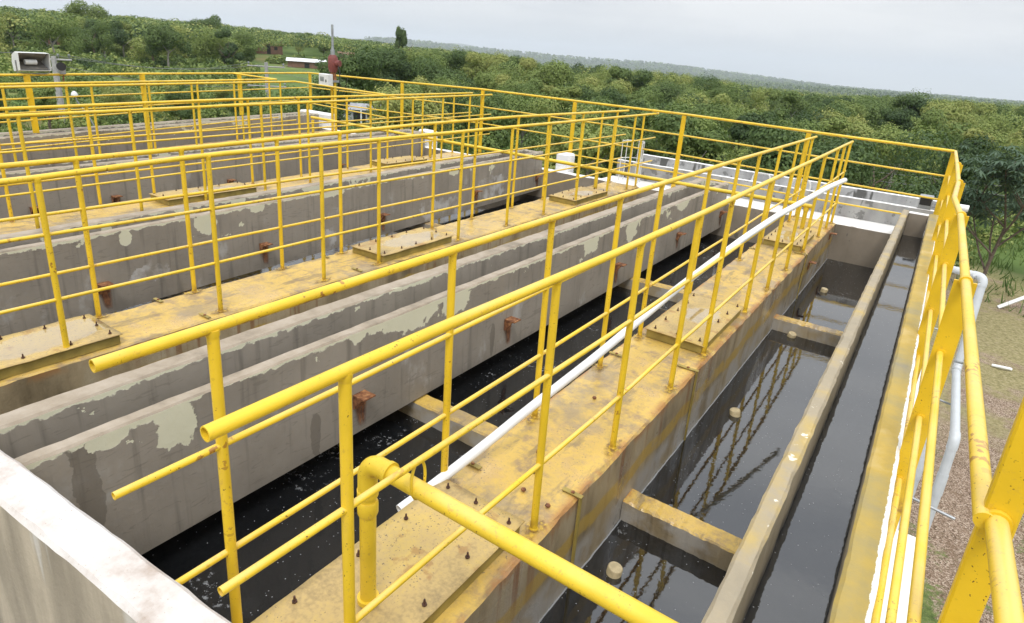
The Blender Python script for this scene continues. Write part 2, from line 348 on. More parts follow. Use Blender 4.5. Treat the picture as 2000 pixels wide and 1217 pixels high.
def foliage(name, ramp, trans=.28, per_obj=True):
    t = NT(name)
    at = t.t.nodes.new('ShaderNodeAttribute'); at.attribute_name = 'tone'
    if per_obj:
        oi = t.t.nodes.new('ShaderNodeObjectInfo'); r = oi.outputs['Random']
        v = t.math('ADD', t.math('MULTIPLY_ADD', r, .82, -.06), t.math('MULTIPLY', at.outputs['Fac'], .30))
    else: v = at.outputs['Fac']
    c = t.ramp(v, ramp)
    t.set(color=c, rough=.62, spec=.28)
    tl = t.t.nodes.new('ShaderNodeBsdfTranslucent'); t.link(t.mix(.5, c, (.10, .17, .03)), tl.inputs[0])
    mx = t.t.nodes.new('ShaderNodeMixShader'); mx.inputs[0].default_value = trans
    t.link(t.b.outputs[0], mx.inputs[1]); t.link(tl.outputs[0], mx.inputs[2]); t.link(mx.outputs[0], t.out.inputs[0])
    return t.m
GREEN = [(.05, (.045, .080, .032)), (.26, (.095, .148, .046)), (.50, (.170, .232, .064)), (.74, (.255, .310, .085)), (.97, (.37, .375, .115))]
M['leaf'] = foliage('mixed_green_leaves', GREEN)
M['leaf_far'] = foliage('far_green_leaves', GREEN, per_obj=False)
M['leaf_palm'] = foliage('dark_palmate_leaves', [(.1, (.075, .12, .075)), (.6, (.15, .215, .135)), (.95, (.30, .34, .26))], .22)
M['leaf_grass'] = foliage('bright_grass_blades', [(.1, (.06, .105, .028)), (.5, (.12, .19, .05)), (.95, (.22, .28, .09))], .3, False)
M['bark'] = simple('grey_brown_bark', (.16, .12, .09), .9, nscale=8, var=.45)
M['bark_pale'] = simple('pale_bark', (.34, .31, .27), .9, nscale=8, var=.35)

# ---------------------------------------------------------------- mesh helpers
class MB:
    def __init__(s): s.v = []; s.f = []; s.sm = []
    def add(s, vs, fs, smooth=False):
        o = len(s.v); s.v += [tuple(p) for p in vs]
        for f in fs: s.f.append(tuple(i + o for i in f)); s.sm.append(smooth)
    def box(s, x0, x1, y0, y1, z0, z1, b=0.0):
        if b <= 0:
            vs = [(x, y, z) for z in (z0, z1) for y in (y0, y1) for x in (x0, x1)]
            s.add(vs, [(0, 2, 3, 1), (4, 5, 7, 6), (0, 1, 5, 4), (2, 6, 7, 3), (0, 4, 6, 2), (1, 3, 7, 5)])
        else:
            r = lambda x0, x1, y0, y1, z: [(x0, y0, z), (x1, y0, z), (x1, y1, z), (x0, y1, z)]
            c = lambda k, z: [(x0 + k, y0, z), (x1 - k, y0, z), (x1, y0 + k, z), (x1, y1 - k, z), (x1 - k, y1, z), (x0 + k, y1, z), (x0, y1 - k, z), (x0, y0 + k, z)]
            i = lambda z: [(x0 + b, y0 + b, z), (x1 - b, y0 + b, z), (x1 - b, y0 + b, z), (x1 - b, y1 - b, z), (x1 - b, y1 - b, z), (x0 + b, y1 - b, z), (x0 + b, y1 - b, z), (x0 + b, y0 + b, z)]
            vs = c(b, z0) + c(b, z1 - b) + i(z1)
            fs = [tuple(range(7, -1, -1))]
            for k in range(8):
                j = (k + 1) % 8
                fs.append((k, j, 8 + j, 8 + k))
            top = [(x0 + b, y0 + b, z1), (x1 - b, y0 + b, z1), (x1 - b, y1 - b, z1), (x0 + b, y1 - b, z1)]
            vs = c(b, z0) + c(b, z1 - b) + top
            q = {0: 0, 1: 1, 2: 1, 3: 2, 4: 2, 5: 3, 6: 3, 7: 0}
            for k in range(8):
                j = (k + 1) % 8
                fs.append((8 + k, 8 + j, 16 + q[j], 16 + q[k]) if q[k] != q[j] else (8 + k, 8 + j, 16 + q[k]))
            fs.append((16, 17, 18, 19))
            s.add(vs, fs)
    def tube(s, pts, r, n=12, caps=True, hollow=False, smooth=True):
        pts = [Vector(p) for p in pts]; rs = r if isinstance(r, (list, tuple)) else [r] * len(pts)
        rings = []; up = Vector((0, 0, 1)); prev = None
        for i, p in enumerate(pts):
            d = (pts[min(i + 1, len(pts) - 1)] - pts[max(i - 1, 0)]).normalized()
            if prev is None:
                a = d.cross(up if abs(d.z) < .9 else Vector((1, 0, 0))).normalized()
            else: a = (prev - d * prev.dot(d)).normalized()
            prev = a; b = d.cross(a)
            rings.append([p + (a * math.cos(2 * math.pi * k / n) + b * math.sin(2 * math.pi * k / n)) * rs[i] for k in range(n)])
        vs = [q for g in rings for q in g]; fs = []
        for i in range(len(pts) - 1):
            for k in range(n):
                j = (k + 1) % n; fs.append((i * n + k, i * n + j, (i + 1) * n + j, (i + 1) * n + k))
        s.add(vs, fs, smooth)
        if hollow:
            for end, i in ((0, 0), (1, len(pts) - 1)):
                d = (pts[1] - pts[0]).normalized() if end == 0 else (pts[-2] - pts[-1]).normalized()
                c = pts[i]; inner = [c + (q - c) * .80 for q in rings[i]]; deep = [q + d * .12 for q in inner]
                o = rings[i]; vs = o + inner + deep
                fs = [(k, (k + 1) % n, n + (k + 1) % n, n + k) for k in range(n)] + [(n + k, n + (k + 1) % n, 2 * n + (k + 1) % n, 2 * n + k) for k in range(n)] + [tuple(range(2 * n, 3 * n))]
                s.add(vs, fs)
        elif caps:
            s.add(rings[0], [tuple(range(n - 1, -1, -1))]); s.add(rings[-1], [tuple(range(n))])
    def rough(s, p0, p1, w, z0, z1, n=90, b=.008, jit=.004, seed=0, axis_right=True, ends=True):
        """a wall from p0 to p1 (xy on its left top edge), w wide to the side, chipped top edges"""
        p0 = Vector((p0[0], p0[1], 0)); p1 = Vector((p1[0], p1[1], 0)); d = (p1 - p0).normalized()
        sd_ = Vector((d.y, -d.x, 0)) * (1 if axis_right else -1)
        rings = []
        for i in range(n + 1):
            p = p0.lerp(p1, i / n); 
            def nz(k): return (mnoise.noise(Vector((i * .55 + seed, k * 7.1, seed))) + .6 * mnoise.noise(Vector((i * 1.7 + seed, k * 3.3, seed + 5)))) * jit
            bb = b * (1 + 1.2 * abs(mnoise.noise(Vector((i * .9, seed, 2)))))
            bb2 = b * (1 + 1.2 * abs(mnoise.noise(Vector((i * .9, seed, 9)))))
            h = z1 + nz(0) * .6
            prof = [(0, z0), (0 + nz(1), h - bb), (bb, h + nz(2) * .4), (w * .5, h + nz(6) * .5), (w - bb2, h + nz(3) * .4), (w + nz(4), h - bb2), (w, z0)]
            rings.append([p + sd_ * a + Vector((0, 0, z)) for a, z in prof])
        k = 7; vs = [q for g in rings for q in g]; fs = []
        for i in range(n):
            for j in range(k):
                l = (j + 1) % k; f = (i * k + j, i * k + l, (i + 1) * k + l, (i + 1) * k + j)
                fs.append(f if not axis_right else f[::-1])
        s.add(vs, [f[::-1] for f in fs])
        if ends:
            a = tuple(range(k)); bq = tuple(range(n * k, n * k + k))
            s.add(vs, [a if not axis_right else a[::-1], bq[::-1] if not axis_right else bq]) if False else s.add(rings[0], [tuple(range(k))]); s.add(rings[-1], [tuple(range(k))[::-1]])
    def build(s, name, mat, parent=None, loc=None):
        me = bpy.data.meshes.new(name); me.from_pydata(s.v, [], s.f); me.validate()
        if len(me.polygons) == len(s.sm): me.polygons.foreach_set('use_smooth', s.sm)
        me.materials.append(M[mat] if isinstance(mat, str) else mat)
        o = bpy.data.objects.new(name, me); COL.objects.link(o)
        if loc is not None: o.location = loc
        if parent is not None: o.parent = parent
        return o
def tag(o, label=None, cat=None, group=None, kind=None):
    if label: o['label'] = label
    if cat: o['category'] = cat
    if group: o['group'] = group
    if kind: o['kind'] = kind
    return o
def thing(name, label, cat, group=None):
    o = bpy.data.objects.new(name, None); o.empty_display_size = .2; COL.objects.link(o)
    return tag(o, label, cat, group)
def struct(o): o['kind'] = 'structure'; return o
def dup(o, parent=None, loc=None):
    c = o.copy(); COL.objects.link(c)
    if parent is not None: c.parent = parent
    if loc is not None: c.location = loc
    return c
def inst(name, me, parent=None, loc=(0, 0, 0), rotz=0, sc=1):
    o = bpy.data.objects.new(name, me); COL.objects.link(o); o.location = loc; o.rotation_euler = (0, 0, rotz)
    o.scale = (sc, sc, sc) if not isinstance(sc, tuple) else sc
    if parent is not None: o.parent = parent
    return o
def fan(r0, r1, n=18, seed=0, fade=True):
    """flat irregular splash with a fade attribute (1 in the middle, 0 at the rim)"""
    rnd = random.Random(seed); vs = [(0, 0, 0)]; fd = [1.0]
    for ring, (k, f) in enumerate(((.45, .8), (1.0, 0.0))):
        for i in range(n):
            a = 2 * math.pi * i / n; r = (r0 + (r1 - r0) * rnd.random()) * k; vs.append((r * math.cos(a), r * math.sin(a), 0)); fd.append(f)
    fs = [(0, 1 + i, 1 + (i + 1) % n) for i in range(n)] + [(1 + i, 1 + n + i, 1 + n + (i + 1) % n, 1 + (i + 1) % n) for i in range(n)]
    me = bpy.data.meshes.new('paint_splash'); me.from_pydata(vs, [], fs)
    a = me.attributes.new('fade', 'FLOAT', 'POINT'); a.data.foreach_set('value', fd)
    return me

# ---------------------------------------------------------------- the settling tank: concrete
def lerp(a, b, f): return a + (b - a) * f
def ramp_pts(tab):                 # piecewise-linear function from [(y, value), ...]
    def g(y):
        if y <= tab[0][0]: return tab[0][1]
        for (a, p), (b, q) in zip(tab, tab[1:]):
            if y <= b: return p + (q - p) * (y - a) / (b - a)
        return tab[-1][1]
    return g
Y0, Y1 = -0.88, 7.77
# raised flumes between the walkways: x of the right face at the near and far end
FL = [(-1.765, -1.735, 'tall grey double-walled flume nearest the broad yellow walkway, cream paint flaking off'),
      (-4.40, -4.92, 'grey double-walled concrete flume behind the second walkway, white bloom on its face'),
      (-7.12, -7.62, 'grey double-walled concrete flume behind the third walkway, cut by many railings'),
      (-9.20, -10.75, 'grey concrete flume farthest away, carrying the outer railing in front of the meadow')]
flumes = []
for i, (xa, xb, lab) in enumerate(FL):
    t = thing('concrete_flume', lab, 'flume', 'raised concrete flumes of the settling tank'); flumes.append(t)
    for off, w in ((0.0, .071), (.325, .112)):
        mb = MB(); mb.rough((xa - off - w, Y0), (xb - off - w, Y1 - .01), w, -.36, .30, n=150, seed=i * 3 + off, jit=.005)
        o = mb.build('side_wall', 'flume', t)
    mb = MB(); w0 = .325
    for z0, z1 in ((-.359, -.22),):
        vs = [(xa - .0715, Y0, z0), (xa - w0 + .0005, Y0, z0), (xa - w0 + .0005, Y0, z1), (xa - .0715, Y0, z1)]
        ve = [(xb - .0715, Y1 - .012, z0), (xb - w0 + .0005, Y1 - .012, z0), (xb - w0 + .0005, Y1 - .012, z1), (xb - .0715, Y1 - .012, z1)]
        mb.add(vs + ve, [(0, 1, 2, 3), (4, 7, 6, 5), (0, 4, 5, 1), (1, 5, 6, 2), (2, 6, 7, 3), (3, 7, 4, 0)])
    mb.build('channel_floor', 'flume', t)
    mb = MB(); mb.box(xb - w0 + .001, xb - .072, Y1 - .12, Y1 - .013, -.219, .285); mb.build('end_wall', 'flume', t)
    # rusty angle brackets on the face
    for by in ((.73, 2.24, 4.16, 5.88, 7.6) if i == 0 else (.56, 2.06, 3.76, 5.76, 7.6) if i == 1 else (1.1, 1.94, 3.48, 5.55)):
        f = (by - Y0) / (Y1 - Y0); fx = lerp(xa, xb, f); bz = -.10
        mb = MB(); mb.box(fx + .001, fx + .095, by - .045, by + .045, bz, bz + .008); mb.box(fx + .001, fx + .009, by - .045, by + .045, bz - .085, bz)
        mb.add([(fx + .009, by - .045, bz), (fx + .075, by - .045, bz), (fx + .009, by - .045, bz - .085), (fx + .009, by - .039, bz), (fx + .075, by - .039, bz), (fx + .009, by - .039, bz - .085)], [(0, 1, 2), (5, 4, 3), (0, 2, 5, 3), (0, 3, 4, 1), (1, 4, 5, 2)])
        br = mb.build('bracket', 'rust', t)
        me = bpy.data.meshes.new('rust_stain'); n = 6; vs = []; fd = []
        for k in range(n + 1):
            z = lerp(bz + .02, -.33, k / n); wd = .062 * (1 - .5 * k / n)
            for q in (-1, -.4, .4, 1): vs.append((fx + .0085, by + .02 * (k / n) + wd * q, z)); fd.append((0 if abs(q) == 1 else 1) * (0 if k in (0, n) else 1.3 - .7 * k / n))
        me.from_pydata(vs, [], [(k * 4 + j, k * 4 + j + 1, k * 4 + j + 5, k * 4 + j + 4) for k in range(n) for j in range(3)])
        a = me.attributes.new('fade', 'FLOAT', 'POINT'); a.data.foreach_set('value', fd); me.materials.append(M['stain'])
        inst('rust_stain', me, br)

# rust streak low on the nearest flume
# walkways
WK = [(-.805, -.805, -.258, -.258, 'broad yellow-painted concrete walkway with a white pipe lying across it'),
      (-3.62, -3.66, -3.08, -3.10, 'yellow-painted concrete walkway behind the nearest flume'),
      (-6.42, -6.98, -5.86, -6.46, 'third yellow walkway back, mostly hidden behind flumes and railings'),
      (-9.0, -10.36, -8.42, -9.82, 'walkway farthest back, screened by the railings before the meadow')]
for i, (a, b, c, d, lab) in enumerate(WK):
    mb = MB(); n = 60
    mb.rough((a, Y0), (b, Y1 - .005), c - a, -1.3, 0.0, n=170, b=.010, jit=.006, seed=40 + i)
    tag(mb.build('walkway', 'deck'), lab, 'walkway', 'concrete walkways over the tank')
# cross beams just above the water, in every bay
bays = [(-.257, .449, 'beside the dark overflow channel'), (-3.07, -.806, 'passing under the nearest flume'), (-6.0, -3.67, 'passing under the second flume')]
for x0, x1, wh in bays:
    for y0, y1, nf in ((1.215, 1.345, 'nearer'), (4.60, 4.72, 'farther')):
        mb = MB(); mb.rough((x0, y0), (x1, y0), y1 - y0, -.9, -.375, n=40, b=.008, jit=.006, seed=x0 + y0, axis_right=False)
        tag(mb.build('cross_beam', 'deck'), 'low yellow-topped concrete beam over black water %s, %s of two' % (wh, nf), 'beam', 'cross beams of the tank')
# overflow channel
mb = MB(); mb.rough((.450, Y0), (.450, 7.95), .072, -.9, .30, n=160, b=.010, jit=.005, seed=71)
tag(mb.build('channel_wall', 'chan_in'), 'tan concrete wall between the tank and the overflow channel', 'wall')
mb = MB(); mb.rough((.763, Y0), (.745, 7.95), .105, -3.25, .30, n=160, b=.010, jit=.004, seed=72)
ow = thing('outer_wall', 'outermost channel wall with yellow top and ragged white painted edge', 'wall'); mb.build('wall_body', 'chan_out', ow)
mb = MB(); mb.box(.8695, .955, -.9, 7.95, -.30, -.16, .01); mb.box(.8696, 1.062, -.899, 1.62, -3.24, -.157, .02); mb.build('ledge', 'outer', ow)
mb = MB(); mb.box(.525, .742, 7.83, 7.949, -.3, .294, .006); tag(mb.build('end_wall', 'tank'), 'short pale stained wall closing the far end of the overflow channel', 'wall')
mb = MB(); mb.box(.5225, .7445, Y0, 7.95, -.9, -.6); tag(mb.build('channel_floor', 'tank'), 'sunken floor of the overflow channel under dark water', 'floor')
# tank ends
mb = MB(); mb.rough((-12.0, Y1), (.449, Y1), .13, -3.25, 0.0, n=200, b=.008, jit=.006, seed=80, axis_right=False)
tag(mb.build('far_wall', 'tank'), 'far end wall of the tank, tan inside with a white top', 'wall')
mb = MB(); mb.rough((-12.0, -2.02 + .08), (1.05, -.725 + .0), .135, -3.2, .45, n=150, b=.012, jit=.008, seed=81)
# (skewed slightly, as in the picture: the wall's inner edge runs from (-1.695,-.93) to (-.46,-.85))
mb = MB(); mb.rough((-12.0, -1.60), (1.05, -.752), .125, -3.2, .45, n=260, b=.010, jit=.0035, seed=81)
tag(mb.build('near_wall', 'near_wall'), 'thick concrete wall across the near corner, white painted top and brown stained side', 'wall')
mb = MB(); mb.box(-12.0, .449, -1.6, Y1, -1.25, -1.2); tag(mb.build('tank_floor', 'tank'), 'tank bottom lying unseen beneath the black water', 'floor')

# water surfaces
def sheet(name, x0, x1, y0, y1, z, mat):
    mb = MB(); mb.add([(x0, y0, z), (x1, y0, z), (x1, y1, z), (x0, y1, z)], [(0, 1, 2, 3)]); return struct(mb.build(name, mat))
sheet('sump_water', -.259, .452, -1.2, Y1 + .02, -.50, 'water_sump')
sheet('bay_water', -12.0, -.80, -1.5, Y1 + .02, -.50, 'water_bay')
sheet('channel_water', .515, .775, -1.0, 7.85, 0.0, 'water_chan')

# ledge, parapets and fittings beyond the far end
mb = MB(); mb.box(-3.85, .85, 7.903, 8.36, -3.2, -.004, .01); tag(mb.build('white_slab', 'white'), 'bright white painted slab beyond the tank end, under the far railing', 'slab')
mb = MB(); mb.rough((-3.80, 8.365), (.80, 8.365), .055, -3.2, .28, n=60, seed=90, axis_right=False); tag(mb.build('parapet_wall', 'parapet'), 'low grey stained parapet with a white edge, next to the white slab', 'wall', 'parapets beyond the tank')
mb = MB(); mb.rough((-3.80, 9.40), (.80, 9.28), .055, -3.2, .28, n=60, seed=91, axis_right=False); tag(mb.build('parapet_wall', 'parapet'), 'low grey stained parapet with a white edge, next to the trees', 'wall', 'parapets beyond the tank')
mb = MB(); mb.box(-3.79, .79, 8.47, 9.275, -.4, -.12); tag(mb.build('basin_floor', 'parapet'), 'grey floor between the two low stained parapets', 'floor')
mb = MB(); mb.box(.585, .745, 8.37, 8.52, .2805, .455, .008); bx = thing('junction_box', 'small grey box on the parapet beside the corner of the railing', 'box'); mb.build('housing', 'galv', bx)
mb = MB(); mb.box(.60, .73, 8.368, 8.373, .33, .44); mb.build('front_cover', 'dark', bx)
mb = MB(); mb.tube([(.80, 8.60, .34), (1.15, 8.60, .34)], .045); tag(mb.build('pipe_end', 'white_pvc'), 'thick white pipe end beside the small grey box', 'pipe')
for k, (xx, wh) in enumerate(((-1.58, 'nearer the flume end'), (-1.02, 'nearer the railing corner'))):
    mb = MB(); p = []
    for q in range(13):
        a = math.pi * q / 12; p.append((xx + .13 - .13 * math.cos(a), 8.41, .30 + min(.11, .16 * math.sin(a))))
    mb.tube([(xx, 8.41, .26)] + p + [(xx + .26, 8.41, .26)], .012, 8)
    tag(mb.build('grab_hoop', 'white_metal'), 'white bent pipe hoop on the low parapet, %s' % wh, 'hoop', 'white pipe hoops')
# white block at far end of second walkway etc.
for k, (bx0, bx1, z1, wh) in enumerate(((-4.75, -4.47, .30, 'second'), (-7.95, -7.58, .30, 'third'), (-11.6, -10.55, .30, 'farthest'))):
    mb = MB(); mb.box(bx0, bx1, 7.905, 8.11, -3.2, z1, .03); tag(mb.build('white_block', 'white'), 'rounded white concrete block at the far end of the %s flume' % wh, 'block', 'white blocks behind the flumes')
# caged ladder
lt = thing('ladder_cage', 'small white ladder cage of thin bars on the slab behind the second walkway', 'ladder')
for k in range(7):
    a = math.pi * k / 6; x = -3.42 - .17 * math.cos(a); y = 8.02 + .26 * math.sin(a)
    mb = MB(); mb.tube([(x, y, -.9), (x, y, .66)], .007, 6); mb.build('bar', 'white_metal', lt)
for k in range(3):
    z = .64 - k * .28; mb = MB(); mb.tube([(-3.42 - .17 * math.cos(math.pi * q / 12), 8.02 + .26 * math.sin(math.pi * q / 12), z) for q in range(13)], .008, 6); mb.build('hoop', 'white_metal', lt)

# ---------------------------------------------------------------- railings
def cyl_mesh(name, h, r, mat, n=14):
    mb = MB(); mb.tube([(0, 0, 0), (0, 0, h)], r, n); mb.tube([(0, 0, .001), (0, 0, .006), (0, 0, .013)], [r * 1.35, r * 1.28, r * 1.02], n); mb.tube([(0, 0, h - .024), (0, 0, h - .016), (0, 0, h)], [r * 1.02, r * 1.16, r * 1.22], n); me = bpy.data.meshes.new(name); me.from_pydata(mb.v, [], mb.f); me.polygons.foreach_set('use_smooth', mb.sm); me.materials.append(M[mat]); return me
SPL = []
for k in range(4):
    me = fan(.07, .13, 20, k); me.materials.append(M['splash']); SPL.append(me)
def railing(label, fx, ys, y0, y1, ht, hm=.735, hl=.37, mid_ext=(0, 0), low=(None, None), rt=.0165, rm=.0105, hollow=False, splash=True, yend=None, z0=0):
    t = thing('guard_rail', label, 'railing', 'yellow railings along the walkways')
    def line(hf, a, b, r, name, mat, hol):
        nn = max(6, int((b - a) / .35)); mb = MB()
        jit = .0045 if r < .012 else .0018; sd0 = random.uniform(0, 90)
        mb.tube([(fx(lerp(a, b, q / nn)) + jit * mnoise.noise(Vector((q * .37, sd0, 0))), lerp(a, b, q / nn), hf(lerp(a, b, q / nn)) + jit * mnoise.noise(Vector((q * .31, sd0, 5)))) for q in range(nn + 1)], r, 14, hollow=hol); mb.build(name, mat, t)
    top = ht if callable(ht) else (lambda y: ht); mid = hm if callable(hm) else (lambda y: hm); lw = hl if callable(hl) else (lambda y: hl)
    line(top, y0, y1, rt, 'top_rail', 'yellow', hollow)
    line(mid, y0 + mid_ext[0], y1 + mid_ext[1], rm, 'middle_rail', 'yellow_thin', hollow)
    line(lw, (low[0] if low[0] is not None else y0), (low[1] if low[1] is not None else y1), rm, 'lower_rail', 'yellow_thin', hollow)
    for k, y in enumerate(ys):
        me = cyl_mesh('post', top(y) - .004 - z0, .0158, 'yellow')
        p = inst('post', me, t, (fx(y), y, z0)); p.rotation_euler = (random.uniform(-.006, .006), random.uniform(-.006, .006), 0)
        if splash: inst('paint_splash', SPL[k % 4], p, (0, 0, .0075), 0, (.62, 1.35, 1))
    return t
YA = [-.68, .313, 1.06, 1.825, 2.44, 3.45, 4.24, 4.965, 5.83, 6.75, 7.29, 7.90]
YB = [-.62, .349, 1.081, 1.868, 2.48, 3.503, 4.23, 4.984, 5.832, 6.746, 7.29, 7.916]
con = lambda x: (lambda y: x)
railing('yellow pipe railing beside the nearest flume, its open end over the near corner wall', con(-.757), YA[:-1] + [7.72], -.96, 7.95, ramp_pts([(-1, 1.10), (1, 1.105), (4, 1.10), (8, 1.07)]), .745, .375, low=(-.86, 7.85), hollow=True)
railing('yellow pipe railing between the white pipe and the sump water', con(-.305), YB[:-1] + [7.72], -.96, 7.90, ramp_pts([(-1, 1.12), (-.4, 1.118), (.8, 1.09), (1.9, 1.08), (8, 1.068)]), ramp_pts([(-1, .74), (1, .70), (8, .68)]), ramp_pts([(-1, .36), (1, .30), (8, .27)]), hollow=True)
railing('yellow railing on the second walkway, side facing the nearest flume', con(-3.15), [-.2, .74, 1.63, 2.23, 3.33, 4.19, 4.98, 5.78, 6.70, 7.39, 7.72], -.9, 8.25, ramp_pts([(-.4, 1.04), (.7, 1.085), (8.2, 1.11)]), .735, .36)
railing('yellow railing on the second walkway, side facing the second flume', con(-3.60), [-.6, .16, .81, 1.57, 2.20, 3.44, 4.13, 4.95, 5.68, 6.6, 7.2, 7.72], -.9, 8.1, ramp_pts([(-.2, 1.04), (1, 1.06), (3, 1.11), (4.8, 1.13), (8, 1.11)]), .735, .36)
fxF = ramp_pts([(-1, -5.80), (.68, -5.95), (8.4, -6.58)]); fxE = ramp_pts([(-1, -6.22), (.68, -6.37), (8.4, -6.94)])
railing('yellow railing on the third walkway, nearer side', fxF, [-.3, .68, 1.64, 2.38, 3.2, 3.93, 5.12, 6.10, 6.9, 7.72], -.9, 8.45, ramp_pts([(0, 1.02), (3, 1.05), (8.4, 1.08)]), .72, .35, splash=False)
railing('yellow railing on the third walkway, far side', fxE, [-.2, .62, 1.42, 2.0, 3.3, 4.1, 5.0, 5.9, 6.8, 7.72], -.9, 8.3, ramp_pts([(0, 1.03), (3, 1.07), (8.4, 1.08)]), .72, .35, splash=False)
fxH = ramp_pts([(-1, -7.85), (1.3, -8.37), (6.5, -9.70)]); fxG = ramp_pts([(-1, -8.18), (1.48, -8.78), (6.5, -10.2)])
hH = railing('yellow railing on the farthest walkway, nearer side, turning toward the third walkway', fxH, [.2, 1.2, 2.1, 3.2, 4.0, 5.0, 5.96], -.9, 6.35, 1.055, .71, .345, splash=False)
mb = MB(); mb.tube([(fxH(6.35), 6.35, 1.055), (-6.86, 5.95, 1.075)], .0155); mb.build('top_rail', 'yellow', hH)
mb = MB(); mb.tube([(fxH(6.35), 6.35, .71), (-6.86, 5.95, .72)], .0105); mb.build('middle_rail', 'yellow_thin', hH)
hG = railing('yellow railing on the farthest walkway, side against the last flume', fxG, [.4, 1.5, 2.6, 3.5, 4.4, 5.2, 6.1], -.9, 6.3, 1.055, .71, .345, splash=False)
fxL = ramp_pts([(-1, -9.05), (1.81, -9.80), (4, -10.45), (8.15, -11.49)])
mb = MB(); mb.tube([(fxG(6.3), 6.3, 1.055), (fxL(5.9), 5.9, 1.10)], .0155); mb.build('top_rail', 'yellow', hG)

# outer railing: flat plate posts, four rails
def plate_mesh(w, th, h):
    mb = MB(); mb.box(-w / 2, w / 2, -th / 2, th / 2, 0, h); me = bpy.data.meshes.new('post'); me.from_pydata(mb.v, [], mb.f); me.materials.append(M['yellow_plate']); return me
t = thing('perimeter_rail', 'outer yellow railing on flat posts across the far end, trees right behind it', 'railing', 'perimeter railings of the tank')
bx_ = [(-11.49, 1.108), (-8.62, 1.145), (-6.57, 1.178), (-4.61, 1.162), (-2.69, 1.150), (-.89, 1.112), (.815, 1.080)]
for k, dz in enumerate((0, .315, .615, .900)):
    pts = [(x, 8.15, z - dz) for x, z in bx_]
    if k == 3: pts = pts[3:]; pts[-1] = (.44, 8.15, .205)
    mb = MB(); mb.tube(pts, .0185 if k == 0 else .0125, 12); mb.build(('top_rail', 'second_rail', 'third_rail', 'bottom_rail')[k], 'yellow' if k == 0 else 'yellow_thin', t)
for x, z in bx_:
    inst('post', plate_mesh(.062, .03, z - .02 + (.004 if x > -3.8 else .3)), t, (x, 8.150, -.0035 if x > -3.8 else -.3))
t = thing('perimeter_rail', 'outer yellow railing over the farthest flume, meadow and poles behind it', 'railing', 'perimeter railings of the tank')
ys = [-.4, 2.15, 3.95, 6.05, 8.15]
for k, dz in enumerate((0, .315, .61)):
    mb = MB(); mb.tube([(fxL(y), y if y < 8 else 8.13, lerp(1.085, 1.108, y / 8) - dz) for y in [-.9] + ys], .0175 if k == 0 else .012, 12); mb.build(('top_rail', 'second_rail', 'third_rail')[k], 'yellow' if k == 0 else 'yellow_thin', t)
for y in ys[:-1]: inst('post', plate_mesh(.075, .035, .79), t, (fxL(y), y, .302), R(80))
t = thing('perimeter_rail', 'outer yellow railing on wide flat posts beside the overflow channel and the lawn', 'railing', 'perimeter railings of the tank')
px = [(8.13, .823, 1.08), (6.32, .845, 1.10), (4.82, .862, 1.10), (3.85, .842, 1.10), (3.165, .880, 1.10), (1.522, .900, 1.10), (-.165, .922, 1.10), (-.222, .9228, 1.10)]
mb = MB(); mb.tube([(x, y, z) for y, x, z in px], .0175, 16); mb.build('top_rail', 'yellow_thin', t)
mb = MB(); mb.tube([(.941, -.2105, 1.10), (.948, -.5, 1.10), (.985, -1.9, 1.10)], .0185, 16); mb.build('top_rail', 'yellow_thin', t)
for k, (z, xs) in enumerate(((.78, (.835, .892)), (.47, (.838, .893)), (.15, (.873, .893)))):
    mb = MB(); mb.tube([(xs[0], 8.13, z - .01), (xs[1], 1.5, z), (xs[1] - .006, -.16, z), (xs[1] - .012, -1.9, z)], .0125, 14); mb.build(('second_rail', 'third_rail', 'bottom_rail')[k], 'yellow_thin', t)
for y, x in ((6.32, .858), (4.82, .872), (3.165, .886), (1.522, .901)):
    p = inst('post', plate_mesh(.078, .012, 1.10 + .158), t, (x, y, -.1578))
    for z, r in ((1.10, .0245), (.78, .018), (.47, .018), (.15, .018)):
        xx = {1.10: x - .0, .78: x - .004, .47: x - .004, .15: x - .006}[z]
        mb = MB(); mb.tube([(xx, y - .014, z), (xx, y + .014, z)], r, 12); mb.build('weld_collar', 'yellow_plate', t)
mb = MB(); mb.box(.9185, .972, -.205, -.177, -.1565, 1.62, .004); p4 = mb.build('post', 'yellow_plate', t)
mb = MB(); mb.tube([(.941, -.216, 1.10), (.941, -.2055, 1.10)], .0235, 16); mb.build('weld_collar', 'yellow_plate', t)

